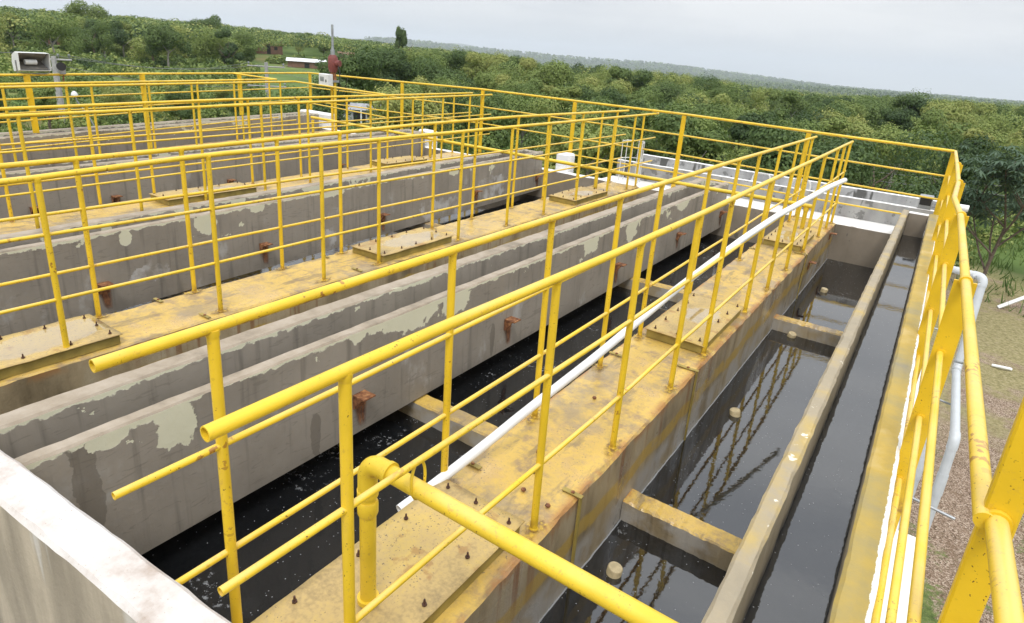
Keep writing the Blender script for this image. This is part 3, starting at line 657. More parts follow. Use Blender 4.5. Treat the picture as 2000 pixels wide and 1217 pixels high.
# ---------------------------------------------------------------- hatches, straps, stubs
def hatch(label, x0, x1, y0, y1, z=.0035):
    t = thing('hatch', label, 'hatch', 'bolted hatches on the walkways')
    mb = MB(); mb.box(x0 + .012, x1 - .012, y0 + .012, y1 - .012, z, z + .060, .004); mb.build('curb', 'curb', t)
    # cover plate, very slightly buckled
    n, mm = 22, 10; mb = MB(); vs = []; zz = z + .0608
    for i in range(n + 1):
        for j in range(mm + 1):
            x = lerp(x0, x1, j / mm); y = lerp(y0, y1, i / n)
            e = 1 if j in (0, mm) or i in (0, n) else 0
            h = zz + .0045 + .004 * (mnoise.noise(Vector((x * 5, y * 4, 3))) + e * mnoise.noise(Vector((x * 9, y * 9, 7))))
            vs.append((x, y, h))
    fs = [(i * (mm + 1) + j, i * (mm + 1) + j + 1, (i + 1) * (mm + 1) + j + 1, (i + 1) * (mm + 1) + j) for i in range(n) for j in range(mm)]
    mb.add(vs, fs, True); o = mb.build('cover_plate', 'hatch', t)
    sm = o.modifiers.new('thickness', 'SOLIDIFY'); sm.thickness = .004
    bolt = None
    pos = []
    for k in range(5): pos += [(x0 + .05, lerp(y0 + .05, y1 - .05, k / 4)), (x1 - .05, lerp(y0 + .05, y1 - .05, k / 4))]
    pos += [((x0 + x1) / 2, y0 + .05), ((x0 + x1) / 2, y1 - .05)]
    for x, y in pos:
        x += random.uniform(-.012, .012); y += random.uniform(-.015, .015)
        if bolt is None:
            mb = MB(); mb.tube([(0, 0, 0), (0, 0, .006)], .0092, 6, smooth=False); mb.tube([(0, 0, .006), (0, 0, .024)], [.0048, .0036], 8)
            bolt = mb.build('bolt', 'rust_dark', t, (x, y, zz + .006))
        else: dup(bolt, t, (x, y, zz + .006))
hatch('wide bolted hatch under the yellow elbow pipe', -.745, -.318, -.80, .295)
hatch('wide bolted hatch halfway along the broad walkway', -.735, -.305, 2.46, 3.43)
hatch('wide bolted hatch at the far end of the broad walkway', -.745, -.325, 5.80, 6.66)
hatch('bolted hatch nearest on the second walkway, pool of rain on it', -3.545, -3.11, -.88, .085)
hatch('bolted hatch in the middle of the second walkway, sky mirrored in its puddle', -3.56, -3.135, 2.27, 3.24)
hatch('bolted hatch at the far end of the second walkway', -3.545, -3.125, 5.72, 6.69)
hatch('bolted hatch on the third walkway, half hidden by the flume', -6.50, -6.10, 1.95, 3.06)
hatch('bolted hatch at the far end of the third walkway', -6.80, -6.40, 5.55, 6.5)
for (x0, x1, y, rod, wh) in ((-.335, -.236, .64, True, 'nearest one'), (-.38, -.240, 2.19, True, 'between two floating stubs'), (-.375, -.236, 5.73, True, 'beside the farthest floating stub'), (-.80, -.705, .515, False, 'by the white pipe'), (-.80, -.70, 2.05, False, 'over the bay before the middle hatch'), (-.80, -.70, 5.5, False, 'over the bay before the far hatch'),
                             (-3.66, -3.56, .55, False, 'on the second walkway, near end'), (-3.20, -3.09, .62, False, 'on the second walkway, nearer edge'), (-3.66, -3.56, 2.02, False, 'before the second middle hatch'), (-3.21, -3.09, 1.98, False, 'across from the second middle hatch')):
    t = thing('level_strap', 'small flat steel strap on the walkway edge, %s' % wh, 'strap', 'steel straps on walkway edges')
    mb = MB(); mb.box(x0, x1, y - .012, y + .012, .008, .013); mb.build('flat_bar', 'curb', t)
    mb = MB(); mb.tube([(lerp(x0, x1, .5), y, .013), (lerp(x0, x1, .5), y, .019)], .009, 6); mb.build('bolt', 'rust', t)
    if rod: mb = MB(); mb.box(x1 - .014, x1 - .004, y - .009, y + .009, -.62, .0078); mb.build('rod', 'curb', t)
for k, (x, y, wh) in enumerate(((-.117, .85, 'nearest, before the first beam'), (-.075, 2.746, 'in the middle of the long pool'), (-.061, 4.55, 'close against the second beam'), (-.047, 6.22, 'in the farthest pool'))):
    mb = MB(); ti = Vector((random.uniform(-.25, .25), random.uniform(-.25, .2), 1)).normalized(); c = Vector((x, y, -.50))
    mb.tube([c - ti * .12, c + ti * .036, c + ti * .040], [.037, .037, .033], 20)
    tag(mb.build('pipe_stub', 'stub'), 'cream pipe stub poking out of black sump water, %s' % wh, 'pipe', 'pipe stubs in the sump')
# loose nuts and washers on the broad walkway
for k, (x, y) in enumerate(((-.56, .80), (-.50, .66), (-.47, .52), (-.33, .50), (-.60, 1.45))):
    mb = MB(); mb.tube([(x, y, .006), (x, y, .013 + .01 * (k == 0))], .012 + .006 * (k == 0), 6, smooth=False); tag(mb.build('anchor_nut', 'rust'), 'rusty anchor nut standing on the worn yellow walkway', 'nut', 'anchor nuts on the walkway')
# rusty bracket plates on walkway side facing the sump
for y, z, wh in ((7.45, -.08, 'at the far corner'), (6.13, -.17, 'above the farthest stub')):
    mb = MB(); mb.box(-.255, -.18, y - .04, y + .04, z, z + .008); mb.box(-.255, -.248, y - .04, y + .04, z - .08, z); tag(mb.build('angle_bracket', 'rust'), 'rusty angle bracket on the walkway side over the sump, %s' % wh, 'bracket', 'angle brackets on the walkway side')

# ---------------------------------------------------------------- pipes
mb = MB(); wz = ramp_pts([(.065, .024), (.22, .052), (.53, .122), (.80, .195), (1.15, .275), (1.32, .315), (2.1, .53), (2.47, .615), (2.97, .724), (3.5, .815), (4.58, .935), (4.97, .958)]); mb.tube([(lerp(-.785, .022, q / 36), lerp(.065, 4.973, q / 36), wz(lerp(.065, 4.973, q / 36))) for q in range(37)], .0225, 18, hollow=True)
tag(mb.build('white_pipe', 'white_pvc'), 'long white plastic pipe leaning from the walkway over the railing, its end above the sump', 'pipe')
t = thing('feed_pipe', 'thick yellow pipe with elbow rising from the near hatch and crossing the sump', 'pipe'); YN, ZN, XN = -.362, .632, -.512
mb = MB(); mb.tube([(XN, YN, .085), (XN, YN, ZN - .11)], .0265, 22); mb.build('riser', 'yellow_pvc', t)
mb = MB(); mb.tube([(XN, YN, .083), (XN, YN, .10)], .036, 22); mb.build('base_collar', 'yellow_pvc', t)
mb = MB(); mb.tube([(XN, YN, ZN - .20), (XN, YN, ZN - .19), (XN, YN, ZN - .155), (XN, YN, ZN - .145)], [.029, .033, .033, .029], 22); mb.tube([(XN, YN, ZN - .125), (XN, YN, ZN - .105)], .0335, 22); mb.build('coupling', 'yellow_pvc', t)
mb = MB(); pts = [(XN, YN, ZN - .105)] + [(XN + .055 - .055 * math.cos(q * math.pi / 16), YN, ZN - .055 + .055 * math.sin(q * math.pi / 16)) for q in range(9)] + [(XN + .085, YN, ZN)]
mb.tube(pts, .031, 22); mb.tube([(XN + .085, YN, ZN), (XN + .10, YN, ZN)], .0345, 22); mb.build('elbow', 'yellow_pvc', t)
mb = MB(); mb.tube([(XN + .09, YN, ZN), (.2, YN, ZN), (.86, YN, ZN)], .0265, 22); mb.build('cross_pipe', 'yellow_pvc', t)
mb = MB(); mb.tube([(-.305, YN + .029 * math.cos(q * math.pi / 12), ZN + .032 + .064 * math.sin(q * math.pi / 12)) for q in range(25)], .0045, 8); mb.build('clamp', 'yellow_pvc', t)
t = thing('feed_pipe', 'long yellow pipe crossing all the walkways near their far end on short risers', 'pipe')
YF, ZF = 6.93, .315
mb = MB(); mb.tube([(-.45, YF, ZF), (-3.0, YF, ZF), (-10.0, YF + .05, ZF + .02)], .027, 16); mb.build('cross_pipe', 'yellow_pvc', t)
for x in (-.53, -3.45, -6.74, -9.9):
    mb = MB(); mb.tube([(x, YF, .004), (x, YF, ZF - .02)], .026, 16); mb.tube([(x, YF, ZF - .07), (x, YF, ZF - .026)], .032, 16); mb.build('riser', 'yellow_pvc', t)

# grey drain pipes and steel hangers down the outside
def pipe_run(label, pts, r, mat):
    t = thing('drain_pipe', label, 'pipe', 'grey drain pipes on the outside wall'); P = [Vector(p) for p in pts]; 
    for i in range(len(P) - 1):
        d = (P[i + 1] - P[i]).normalized(); mb = MB(); mb.tube([P[i] + d * (.06 if i else 0), P[i + 1] - d * (.06 if i < len(P) - 2 else 0)], r, 16); mb.build('pipe_length', mat, t)
    for i in range(1, len(P) - 1):
        a = (P[i - 1] - P[i]).normalized(); b = (P[i + 1] - P[i]).normalized(); mb = MB()
        q = [P[i] + a * .09, P[i] + a * .0601]
        for k in range(7):
            u = k / 6; q.append((P[i] + a * .06) * (1 - u) ** 2 + P[i] * 2 * u * (1 - u) + (P[i] + b * .06) * u ** 2)
        q += [P[i] + b * .0601, P[i] + b * .09]
        mb.tube(q, [r * 1.12] * len(q), 16); mb.build('elbow', mat, t)
pipe_run('grey plastic drain pipe bending down beside the wide flat railing posts', [(.87, 5.78, .17), (1.30, 5.68, .165), (1.30, 5.45, -.71), (1.30, 3.95, -.71), (1.30, 3.90, -1.1), (1.30, 3.88, -3.2)], .034, 'grey_pvc')
pipe_run('lower grey plastic drain pipe close against the white outer wall', [(.87, 5.1, -.70), (1.15, 5.05, -.705), (1.15, 4.10, -.80), (1.15, 4.02, -1.1), (1.15, 4.0, -3.2)], .030, 'grey_pvc')
for k, (y, z, wh) in enumerate(((6.5, -.72, 'highest'), (4.85, -.82, 'below the grey pipe bend'), (3.0, -.80, 'behind the grey drop pipe'), (1.63, -.72, 'next to the white ledge'))):
    mb = MB(); mb.tube([(.87, y, z + .05), (1.33, y - .03, z)], .010, 8); tag(mb.build('steel_hanger', 'galv'), 'thin grey steel hanger bar sticking out of the outer wall, %s' % wh, 'bar', 'hanger bars on the outer wall')

# ---------------------------------------------------------------- fittings on the far-left railing
fl = thing('floodlight', 'grey open-fronted floodlight on the outer railing over the farthest flume', 'floodlight')
bx0 = Vector((-9.92, 2.05, 1.13)); mb = MB()
prof = [(-.14, .0), (-.16, .12), (-.12, .22), (-.02, .26), (.10, .255)]      # x (towards viewer +), z
yy0, yy1 = 2.07, 2.43
vs = [(bx0.x + a, yy0, bx0.z + b) for a, b in prof] + [(bx0.x + a, yy1, bx0.z + b) for a, b in prof] + [(bx0.x + .085, yy0, bx0.z + .03), (bx0.x + .085, yy1, bx0.z + .03)]
mb.add(vs, [(i, i + 1, i + 6, i + 5) for i in range(4)] + [(0, 1, 2, 3, 4, 10), (5, 11, 9, 8, 7, 6), (0, 10, 11, 5)])
o = mb.build('housing', 'white_metal', fl); md = o.modifiers.new('thickness', 'SOLIDIFY'); md.thickness = .008
mb = MB(); mb.add([(bx0.x + .06, yy0 + .012, bx0.z + .04), (bx0.x + .06, yy1 - .012, bx0.z + .04), (bx0.x - .12, yy1 - .03, bx0.z + .13), (bx0.x - .12, yy0 + .03, bx0.z + .13), (bx0.x + .07, yy1 - .012, bx0.z + .245), (bx0.x + .07, yy0 + .012, bx0.z + .245)], [(0, 1, 2, 3), (3, 2, 4, 5)]); mb.build('reflector', 'reflector', fl)
mb = MB(); mb.tube([(bx0.x, 2.16, bx0.z + .13), (bx0.x, 2.30, bx0.z + .13)], .035, 14); mb.build('bulb', 'white_metal', fl)
mb = MB(); mb.tube([(bx0.x, yy0 - .012, bx0.z + .15), (bx0.x, yy0 - .012, bx0.z - .01), (bx0.x, yy0 + .06, bx0.z - .022), (bx0.x, yy1 - .06, bx0.z - .022), (bx0.x, yy1 + .012, bx0.z - .01), (bx0.x, yy1 + .012, bx0.z + .15)], .009, 8); mb.build('yoke', 'galv', fl)
spt = thing('spotlight', 'small dark round spotlight clamped on the outer railing before the near pole', 'spotlight')
mb = MB(); mb.tube([(-10.02, 2.62, 1.205), (-9.93, 2.60, 1.21)], [.045, .06], 14); mb.build('lamp_head', 'dark', spt)
mb = MB(); mb.box(-10.06, -10.0, 2.60, 2.68, 1.10, 1.19, .008); mb.build('clamp', 'galv', spt)
mb = MB(); mb.tube([(-10.03, 2.64, 1.0), (-10.05, 2.66, 1.11)], .012, 8); mb.build('stem', 'rust', spt)
ac = thing('valve_actuator', 'red valve actuator with tall spindle on yellow posts before the far trees', 'valve'); ax, ay = -10.05, 7.6
for dx in (-.05, .05): mb = MB(); mb.tube([(ax + dx - .0, ay, -.35), (ax + dx, ay, 1.02)], .028, 10); mb.build('post', 'yellow', ac)
mb = MB(); mb.box(ax - .10, ax + .10, ay - .07, ay + .07, 1.02, 1.06); mb.build('mounting_plate', 'galv', ac)
mb = MB(); mb.tube([(ax, ay, 1.06), (ax, ay, 1.22)], [.07, .055], 16); mb.build('gear_case', 'rust', ac)
mb = MB(); mb.tube([(ax, ay, 1.22), (ax, ay, 1.30), (ax, ay, 1.50), (ax, ay, 1.56)], [.075, .10, .10, .065], 18); mb.tube([(ax + .03, ay, 1.40), (ax + .17, ay + .04, 1.40)], .065, 14); mb.build('motor', 'red_metal', ac)
mb = MB(); mb.tube([(ax, ay, 1.56), (ax, ay, 1.66)], .045, 12); mb.tube([(ax, ay, 1.66), (ax, ay, 1.78)], [.03, .02], 12); mb.build('spindle_base', 'galv', ac)
mb = MB(); mb.tube([(ax, ay, 1.70), (ax, ay, 2.14)], .024, 10); mb.build('spindle', 'galv', ac)
mb = MB(); mb.box(ax - .22, ax + .07, ay - .20, ay - .06, .93, 1.18, .012); ctl = mb.build('control_box', 'white_metal', ac)
mb = MB(); mb.box(ax + .0, ax + .025, ay - .206, ay - .2005, 1.02, 1.07); mb.build('latch', 'dark', ctl)
mb = MB(); mb.box(ax - .17, ax - .05, ay - .2035, ay - .2005, 1.03, 1.12); mb.build('label_plate', 'galv', ctl)
mb = MB(); mb.tube([(ax + .13, ay, 1.40), (ax + .20, ay, 1.25), (ax + .20, ay, .95), (ax + .10, ay, .75)], .01, 8); mb.build('cable', 'dark', ac)

# ---------------------------------------------------------------- terrain
CX, CYY = CAM[0], CAM[1]
def sstep(a, b, x):
    u = min(1, max(0, (x - a) / (b - a))); return u * u * (3 - 2 * u)
gr_right = ramp_pts([(0, -3.2), (22, -3.2), (80, -5.0), (500, -17.6), (2000, -34), (5000, -58), (12000, -120)])
gr_left = ramp_pts([(0, -3.2), (40, -3.3), (110, -3.1), (220, -1.2), (350, .2), (600, -2), (2000, -10), (12000, -60)])
def ground_z(x, y):
    dx, dy = x - CX, y - CYY; r = math.hypot(dx, dy); az = math.degrees(math.atan2(dx, dy))
    w = sstep(-50, -28, az) if az < 90 else 1
    if az < -120: w = 0
    z = lerp(gr_left(r), gr_right(r), w)
    if r > 25: z += .5 * sstep(25, 60, r) * mnoise.noise(Vector((x * .03, y * .03, 0))) + (1.3 * sstep(150, 400, r)) * mnoise.noise(Vector((x * .006, y * .006, 3)))
    # distant ridges
    rid = math.exp(-((r - 4200) / 900) ** 2) * 60 * sstep(-5, -25, az) * sstep(-56, -44, az) * (1 + .25 * mnoise.noise(Vector((az * .12, 0, 1))))
    rid2 = math.exp(-((r - 9000) / 1500) ** 2) * 150 * sstep(-30, -40, az) * sstep(-50, -44, az) * (1 + .5 * mnoise.noise(Vector((az * .2, 4, 1))))
    if -120 < az < 90: z += rid + rid2
    return z
radii = [0, 4, 8, 12, 16, 20, 25, 30] + [30 * 1.105 ** k for k in range(1, 61)]
azs = [R(a) for a in list(np.arange(-180, -84, 12)) + list(np.arange(-84, 14, 1.0)) + list(np.arange(14, 180, 12))]
vs = []; fs = []; na = len(azs)
for r in radii:
    for a in azs:
        x = CX + r * math.sin(a); y = CYY + r * math.cos(a); vs.append((x, y, ground_z(x, y)))
for i in range(len(radii) - 1):
    for k in range(na):
        j = (k + 1) % na; fs.append((i * na + k, i * na + j, (i + 1) * na + j, (i + 1) * na + k)[::-1])
mb = MB(); mb.add(vs, fs, True); struct(mb.build('ground', 'ground'))

# ---------------------------------------------------------------- vegetation
rng = np.random.default_rng(5)
def unit(n):
    v = rng.normal(size=(n, 3)); return v / np.linalg.norm(v, axis=1, keepdims=True)
def cards(P, N, size, asp=.55):
    """folded leaf shapes at P facing N"""
    n = len(P); a = np.cross(N, unit(n)); a /= np.linalg.norm(a, axis=1, keepdims=True) + 1e-9; b = np.cross(N, a)
    s = size[:, None] if isinstance(size, np.ndarray) else size
    q = np.stack([P - a * s, P - b * s * asp + N * s * .18, P + a * s, P + b * s * asp + N * s * .18], 1)
    return q.reshape(-1, 3)
def quad_mesh(name, V, tone, mat):
    n = len(V) // 4; me = bpy.data.meshes.new(name)
    me.vertices.add(n * 4); me.vertices.foreach_set('co', V.astype(np.float32).ravel())
    me.loops.add(n * 4); me.loops.foreach_set('vertex_index', np.arange(n * 4, dtype=np.int32))
    me.polygons.add(n); me.polygons.foreach_set('loop_start', np.arange(0, n * 4, 4, dtype=np.int32))
    try: me.polygons.foreach_set('loop_total', np.full(n, 4, dtype=np.int32))
    except Exception: pass
    a = me.attributes.new('tone', 'FLOAT', 'FACE'); a.data.foreach_set('value', np.clip(tone, 0, 1).astype(np.float32))
    me.materials.append(M[mat]); me.update(calc_edges=True); return me
def crown(nl, leaves, rx, rz, leaf, lobe=.42, flat=.75):
    """many leaf-sized faces on a handful of uneven lobes; unit tree, height 1 = crown top"""
    Ps, Ns, T = [], [], []
    for _ in range(nl):
        d = unit(1)[0]; d[2] = rng.uniform(-.8, 1.0); f = rng.uniform(.45, 1.0)
        c = np.array([d[0] * rx * f, d[1] * rx * f, .52 + d[2] * rz * 1.15 * f]); lr = lobe * rx * rng.uniform(.6, 1.25)
        n = int(leaves / nl * (lr / (lobe * rx)) ** 2)
        u = unit(n); rad = lr * rng.uniform(.55, 1.0, n) ** .5
        cl = np.clip(1 + .35 * np.sin(u[:, 0] * 9 + c[0] * 20) * np.sin(u[:, 1] * 8) * np.sin(u[:, 2] * 7 + 1), .6, 1.4)
        P = c + u * (rad * cl)[:, None] * np.array([1, 1, flat])
        N = u + unit(n) * .45 + np.array([0, 0, .30]); N /= np.linalg.norm(N, axis=1, keepdims=True)
        Ps.append(P); Ns.append(N); T.append(np.full(n, rng.uniform(.25, .75)) + rng.normal(0, .2, n))
    P = np.concatenate(Ps); N = np.concatenate(Ns); T = np.concatenate(T)
    return cards(P, N, leaf * rng.uniform(.6, 1.3, len(P))), T
def trunk_mesh(name, mat, tall=.55, r=.028, limbs=5, spread=.25, multi=1):
    mb = MB(); rd = random.Random(hash(name) % 999)
    for s in range(multi):
        ax_ = rd.uniform(-.06, .06) * multi; ay_ = rd.uniform(-.06, .06) * multi
        top = (ax_ + rd.uniform(-.04, .04), ay_ + rd.uniform(-.04, .04), tall)
        mb.tube([(ax_ * .3, ay_ * .3, -.03), (ax_ * .6 + .01, ay_ * .6, tall * .5), top], [r * 1.3, r, r * .75], 7)
        for k in range(limbs):
            a = 2 * math.pi * k / limbs + rd.random(); z = tall * rd.uniform(.6, 1); f = spread * rd.uniform(.6, 1.1)
            mb.tube([(top[0] * z / tall, top[1] * z / tall, z), (top[0] + f * .55 * math.cos(a), top[1] + f * .55 * math.sin(a), z + .12), (top[0] + f * math.cos(a), top[1] + f * math.sin(a), z + .22 + rd.random() * .08)], [r * .6, r * .4, r * .12], 5)
    me = bpy.data.meshes.new('trunk'); me.from_pydata(mb.v, [], mb.f); me.polygons.foreach_set('use_smooth', mb.sm); me.materials.append(M[mat]); return me
KIND = [  # name of kind, label words, crown args
    ('broad dense green tree', (13, 17000, .50, .34, .0165)), ('tall loose leafy tree', (12, 13000, .38, .40, .0165)), ('round bushy tree', (10, 16000, .46, .36, .016)),
    ('flat-topped spreading tree', (15, 16000, .62, .24, .016)), ('open twiggy tree with thin foliage', (12, 7500, .46, .36, .016)), ('narrow upright tree', (10, 12000, .28, .42, .016))]
CR = []
for kname, a in KIND:
    var = []
    for q in range(2):
        V, T = crown(*a); V[:, 2] *= 1 / max(1e-6, np.percentile(V[:, 2], 99.5)); var.append(quad_mesh('crown', V, T, 'leaf'))
    CR.append(var)
TR = [trunk_mesh('t%d' % k, 'bark' if k % 3 else 'bark_pale', .5, .022, 5, .26, 1 + (k % 3 == 1)) for k in range(4)]
def tree(kind, x, y, h, label, group, name='tree', wide=1):
    t = thing(name, label, 'tree', group); z = ground_z(x, y); t.location = (x, y, z); t.rotation_euler = (0, 0, random.random() * 6.28)
    inst('crown', CR[kind][random.randrange(2)], t, sc=(h * wide * random.uniform(.9, 1.15), h * wide * random.uniform(.9, 1.15), h))
    inst('trunk', TR[random.randrange(4)], t, sc=h * .95)
skyline = ramp_pts([(-90, .3), (-60, .45), (-52, .15), (-43, -.25), (-39, .2), (-34, -.1), (-21, -.35), (-13, -1.1), (-8, -1.25), (-4, -.75), (5, -.75), (30, -.75)])
placed = []
def free(x, y, d):
    for a, b, e in placed:
        if (a - x) ** 2 + (b - y) ** 2 < ((d + e) * .5) ** 2: return False
    return True
rd = random.Random(21); count = 0; tries = 0
ZONES = [('behind the far railing', 'trees behind the far railing'), ('in the meadow behind the outer railing', 'meadow trees'), ('on the wooded slope before the skyline', 'trees on the wooded slope'), ('in the dense wood beyond the tank', 'trees of the dense wood')]
def zone(az, r): return 2 if (az < -40 and r > 105) else 1 if az < -50 else 0 if r < 48 else 3
nz = {0: 0, 1: 0, 2: 0, 3: 0}
while count < 285 and tries < 30000:
    tries += 1
    az = rd.uniform(-80, 11); u = rd.random(); r = 21 + 150 * u ** 1.25
    if az < -50:
        if r < 36: continue
        if r < 100 and rd.random() < .40: continue
    if -56 < az < -47 and 58 < r < 150: continue
    if -49.5 < az < -44.5 and r < 50: continue            # the shed stays in view
    if az > -3 and r < 26: continue
    if az > 4.5 and r < 34: continue
    x = CX + r * math.sin(R(az)); y = CYY + r * math.cos(R(az))
    if -13 < x < 1.5 and y < 12: continue
    g = ground_z(x, y)
    mx = CAM[2] + r * math.tan(R(skyline(az) - .15)) - g
    if az > -45 and r < 60: mx = min(mx, CAM[2] + r * math.tan(R(lerp(-3.8, -1.6, (r - 20) / 40))) - g)
    if az < -50 and r < 90: mx = min(mx, CAM[2] + r * math.tan(R(lerp(-4.6, -1.8, (r - 36) / 54))) - g)
    h = min(mx, rd.uniform(3.2, 7.0) + .012 * r)
    if h < 1.7: continue
    d = h * .58
    if not free(x, y, d * (1.0 if az > -50 else 1.25)): continue
    placed.append((x, y, d)); k = rd.choice((0, 0, 1, 2, 2, 3, 4, 5)); zn = zone(az, r)
    random.seed(count); tree(k, x, y, h, KIND[k][0] + ' ' + ZONES[zn][0], ZONES[zn][1] + ', ' + KIND[k][0]); count += 1

# a few trees that stand out on the skyline
for px_az, r, h, k, lab in ((-44.2, 120, 8.6, 5, 'narrow tall tree rising alone above the wooded skyline'), (-.2, 62, 5.0, 0, 'dark round tree standing up on the skyline above the lawn corner'), (-4.2, 75, 5.9, 3, 'spreading tree on the skyline above the far railing corner'), (-67.5, 150, 7.9, 0, 'large dark domed tree on the skyline above the floodlight'), (-59, 160, 7.3, 2, 'domed green tree on the skyline between floodlight and far pole')):
    x = CX + r * math.sin(R(px_az)); y = CYY + r * math.cos(R(px_az)); random.seed(k + int(r)); tree(k, x, y, h, lab, None, wide=.42 if k == 5 else 1)

# palmate-leaved tree at the lawn edge
def palmate(label, x, y, H, seed):
    rd = random.Random(seed); t = thing('palmate_tree', label, 'tree'); z0 = ground_z(x, y); t.location = (x, y, z0)
    mb = MB(); tips = []
    def grow(p, d, l, r, depth):
        q = p + d * l; mid = p + d * l * .5 + Vector((rd.uniform(-.03, .03), rd.uniform(-.03, .03), 0)) * l
        mb.tube([p, mid, q], [r, r * .88, r * .72], 7)
        if depth >= 2: tips.append((q, d))
        if depth < 3:
            for k in range(rd.choice((2, 3)) if depth else 7):
                a = rd.uniform(0, 6.28); s = Vector((math.cos(a), math.sin(a), rd.uniform(.15, .9))).normalized()
                grow(p.lerp(q, rd.uniform(.7, 1) if depth else (.38, .5, .62, .75, .88, 1, 1)[k]), (d * .45 + s * .75).normalized(), l * rd.uniform(.45, .68), r * .55, depth + 1)
    grow(Vector((0, 0, -.05)), Vector((.06, .02, 1)).normalized(), H * .52, .045, 0)
    mb.build('trunk', 'bark', t)
    P = []; T = []
    for q, d in tips:
        for _ in range(rd.choice((5, 6, 7))):
            c = q + Vector((rd.gauss(0, .25), rd.gauss(0, .25), rd.gauss(.0, .15))); tone = rd.uniform(.1, .9)
            nl = 8; rot = rd.random() * 6.28; Ln = rd.uniform(.14, .21); tilt = Vector((rd.gauss(0, .3), rd.gauss(0, .3), 0))
            for k in range(nl):
                a = rot + 2 * math.pi * k / nl; o = Vector((math.cos(a), math.sin(a), 0)); w = Vector((-math.sin(a), math.cos(a), 0))
                dz = lambda u: Vector((0, 0, -.55 * u * u * Ln)) + Vector((0, 0, (o.x * tilt.x + o.y * tilt.y) * u * Ln))
                P += [c + o * .01, c + o * Ln * .55 + w * Ln * .17 + dz(.55), c + o * Ln + dz(1.0), c + o * Ln * .55 - w * Ln * .17 + dz(.55)]; T.append(tone + rd.gauss(0, .12))
    me = quad_mesh('crown', np.array([tuple(p) for p in P]), np.array(T), 'leaf_palm'); inst('crown', me, t)
palmate('slender dark tree with drooping palmate leaves at the lawn edge', 2.25, 17.6, 3.75, 3)
palmate('smaller palmate-leaved tree close behind the slender dark one', 3.7, 20.5, 3.3, 8)

# far wood: canopy seen as one mass
def far_wood():
    Q = []; T = []
    n = 9500; az = rng.uniform(-80, 12, n); u = rng.random(n); r = np.where(az < -46, 118 + 260 * u, 150 + 1050 * u ** 1.55)
    for a, rr in zip(az, r):
        if -56 < a < -47 and rr < 150: continue
        x = CX + rr * math.sin(R(a)); y = CYY + rr * math.cos(R(a)); g = ground_z(x, y)
        h = rng.uniform(3.4, 8.6); mx = CAM[2] + rr * math.tan(R(skyline(a) + rng.normal(.1, .14))) - g
        h = min(h, max(2.2, mx)); w = rng.uniform(2.2, 4.2); m = 120 if rr < 200 else 70 if rr < 400 else 30; s = (.20 if rr < 200 else .28 if rr < 260 else .45 if rr < 500 else .85)
        uu = unit(m); uu[:, 2] = np.abs(uu[:, 2]) * 1.0 - .2; P = np.array([x, y, g + h * .6]) + uu * np.array([w, w, h * .4]) * rng.uniform(.75, 1.05, (m, 1))
        N = uu + unit(m) * .35 + np.array([0, 0, .3]); N /= np.linalg.norm(N, axis=1, keepdims=True)
        Q.append(cards(P, N, s * rng.uniform(.7, 1.35, m), .7)); T.append(np.clip(rng.normal(.44, .29), .02, .98) + rng.normal(0, .12, m))
    for _ in range(2600):
        a = rng.uniform(-47, 6); rr = rng.uniform(1300, 4500); x = CX + rr * math.sin(R(a)); y = CYY + rr * math.cos(R(a)); g = ground_z(x, y); m = 14; w = rng.uniform(9, 22)
        uu = unit(m); P = np.array([x, y, g + 4]) + uu * np.array([w, w, rng.uniform(5, 11)]); Q.append(cards(P, uu, rr * .0013 * rng.uniform(.8, 1.4, m), .7)); T.append(np.clip(rng.normal(.25, .18), .02, .7) + rng.normal(0, .08, m))
    me = quad_mesh('far_wood', np.concatenate(Q), np.concatenate(T), 'leaf_far'); o = inst('far_wood', me)
    tag(o, 'unbroken far-off wood running to the horizon', 'wood', kind='stuff')
far_wood()
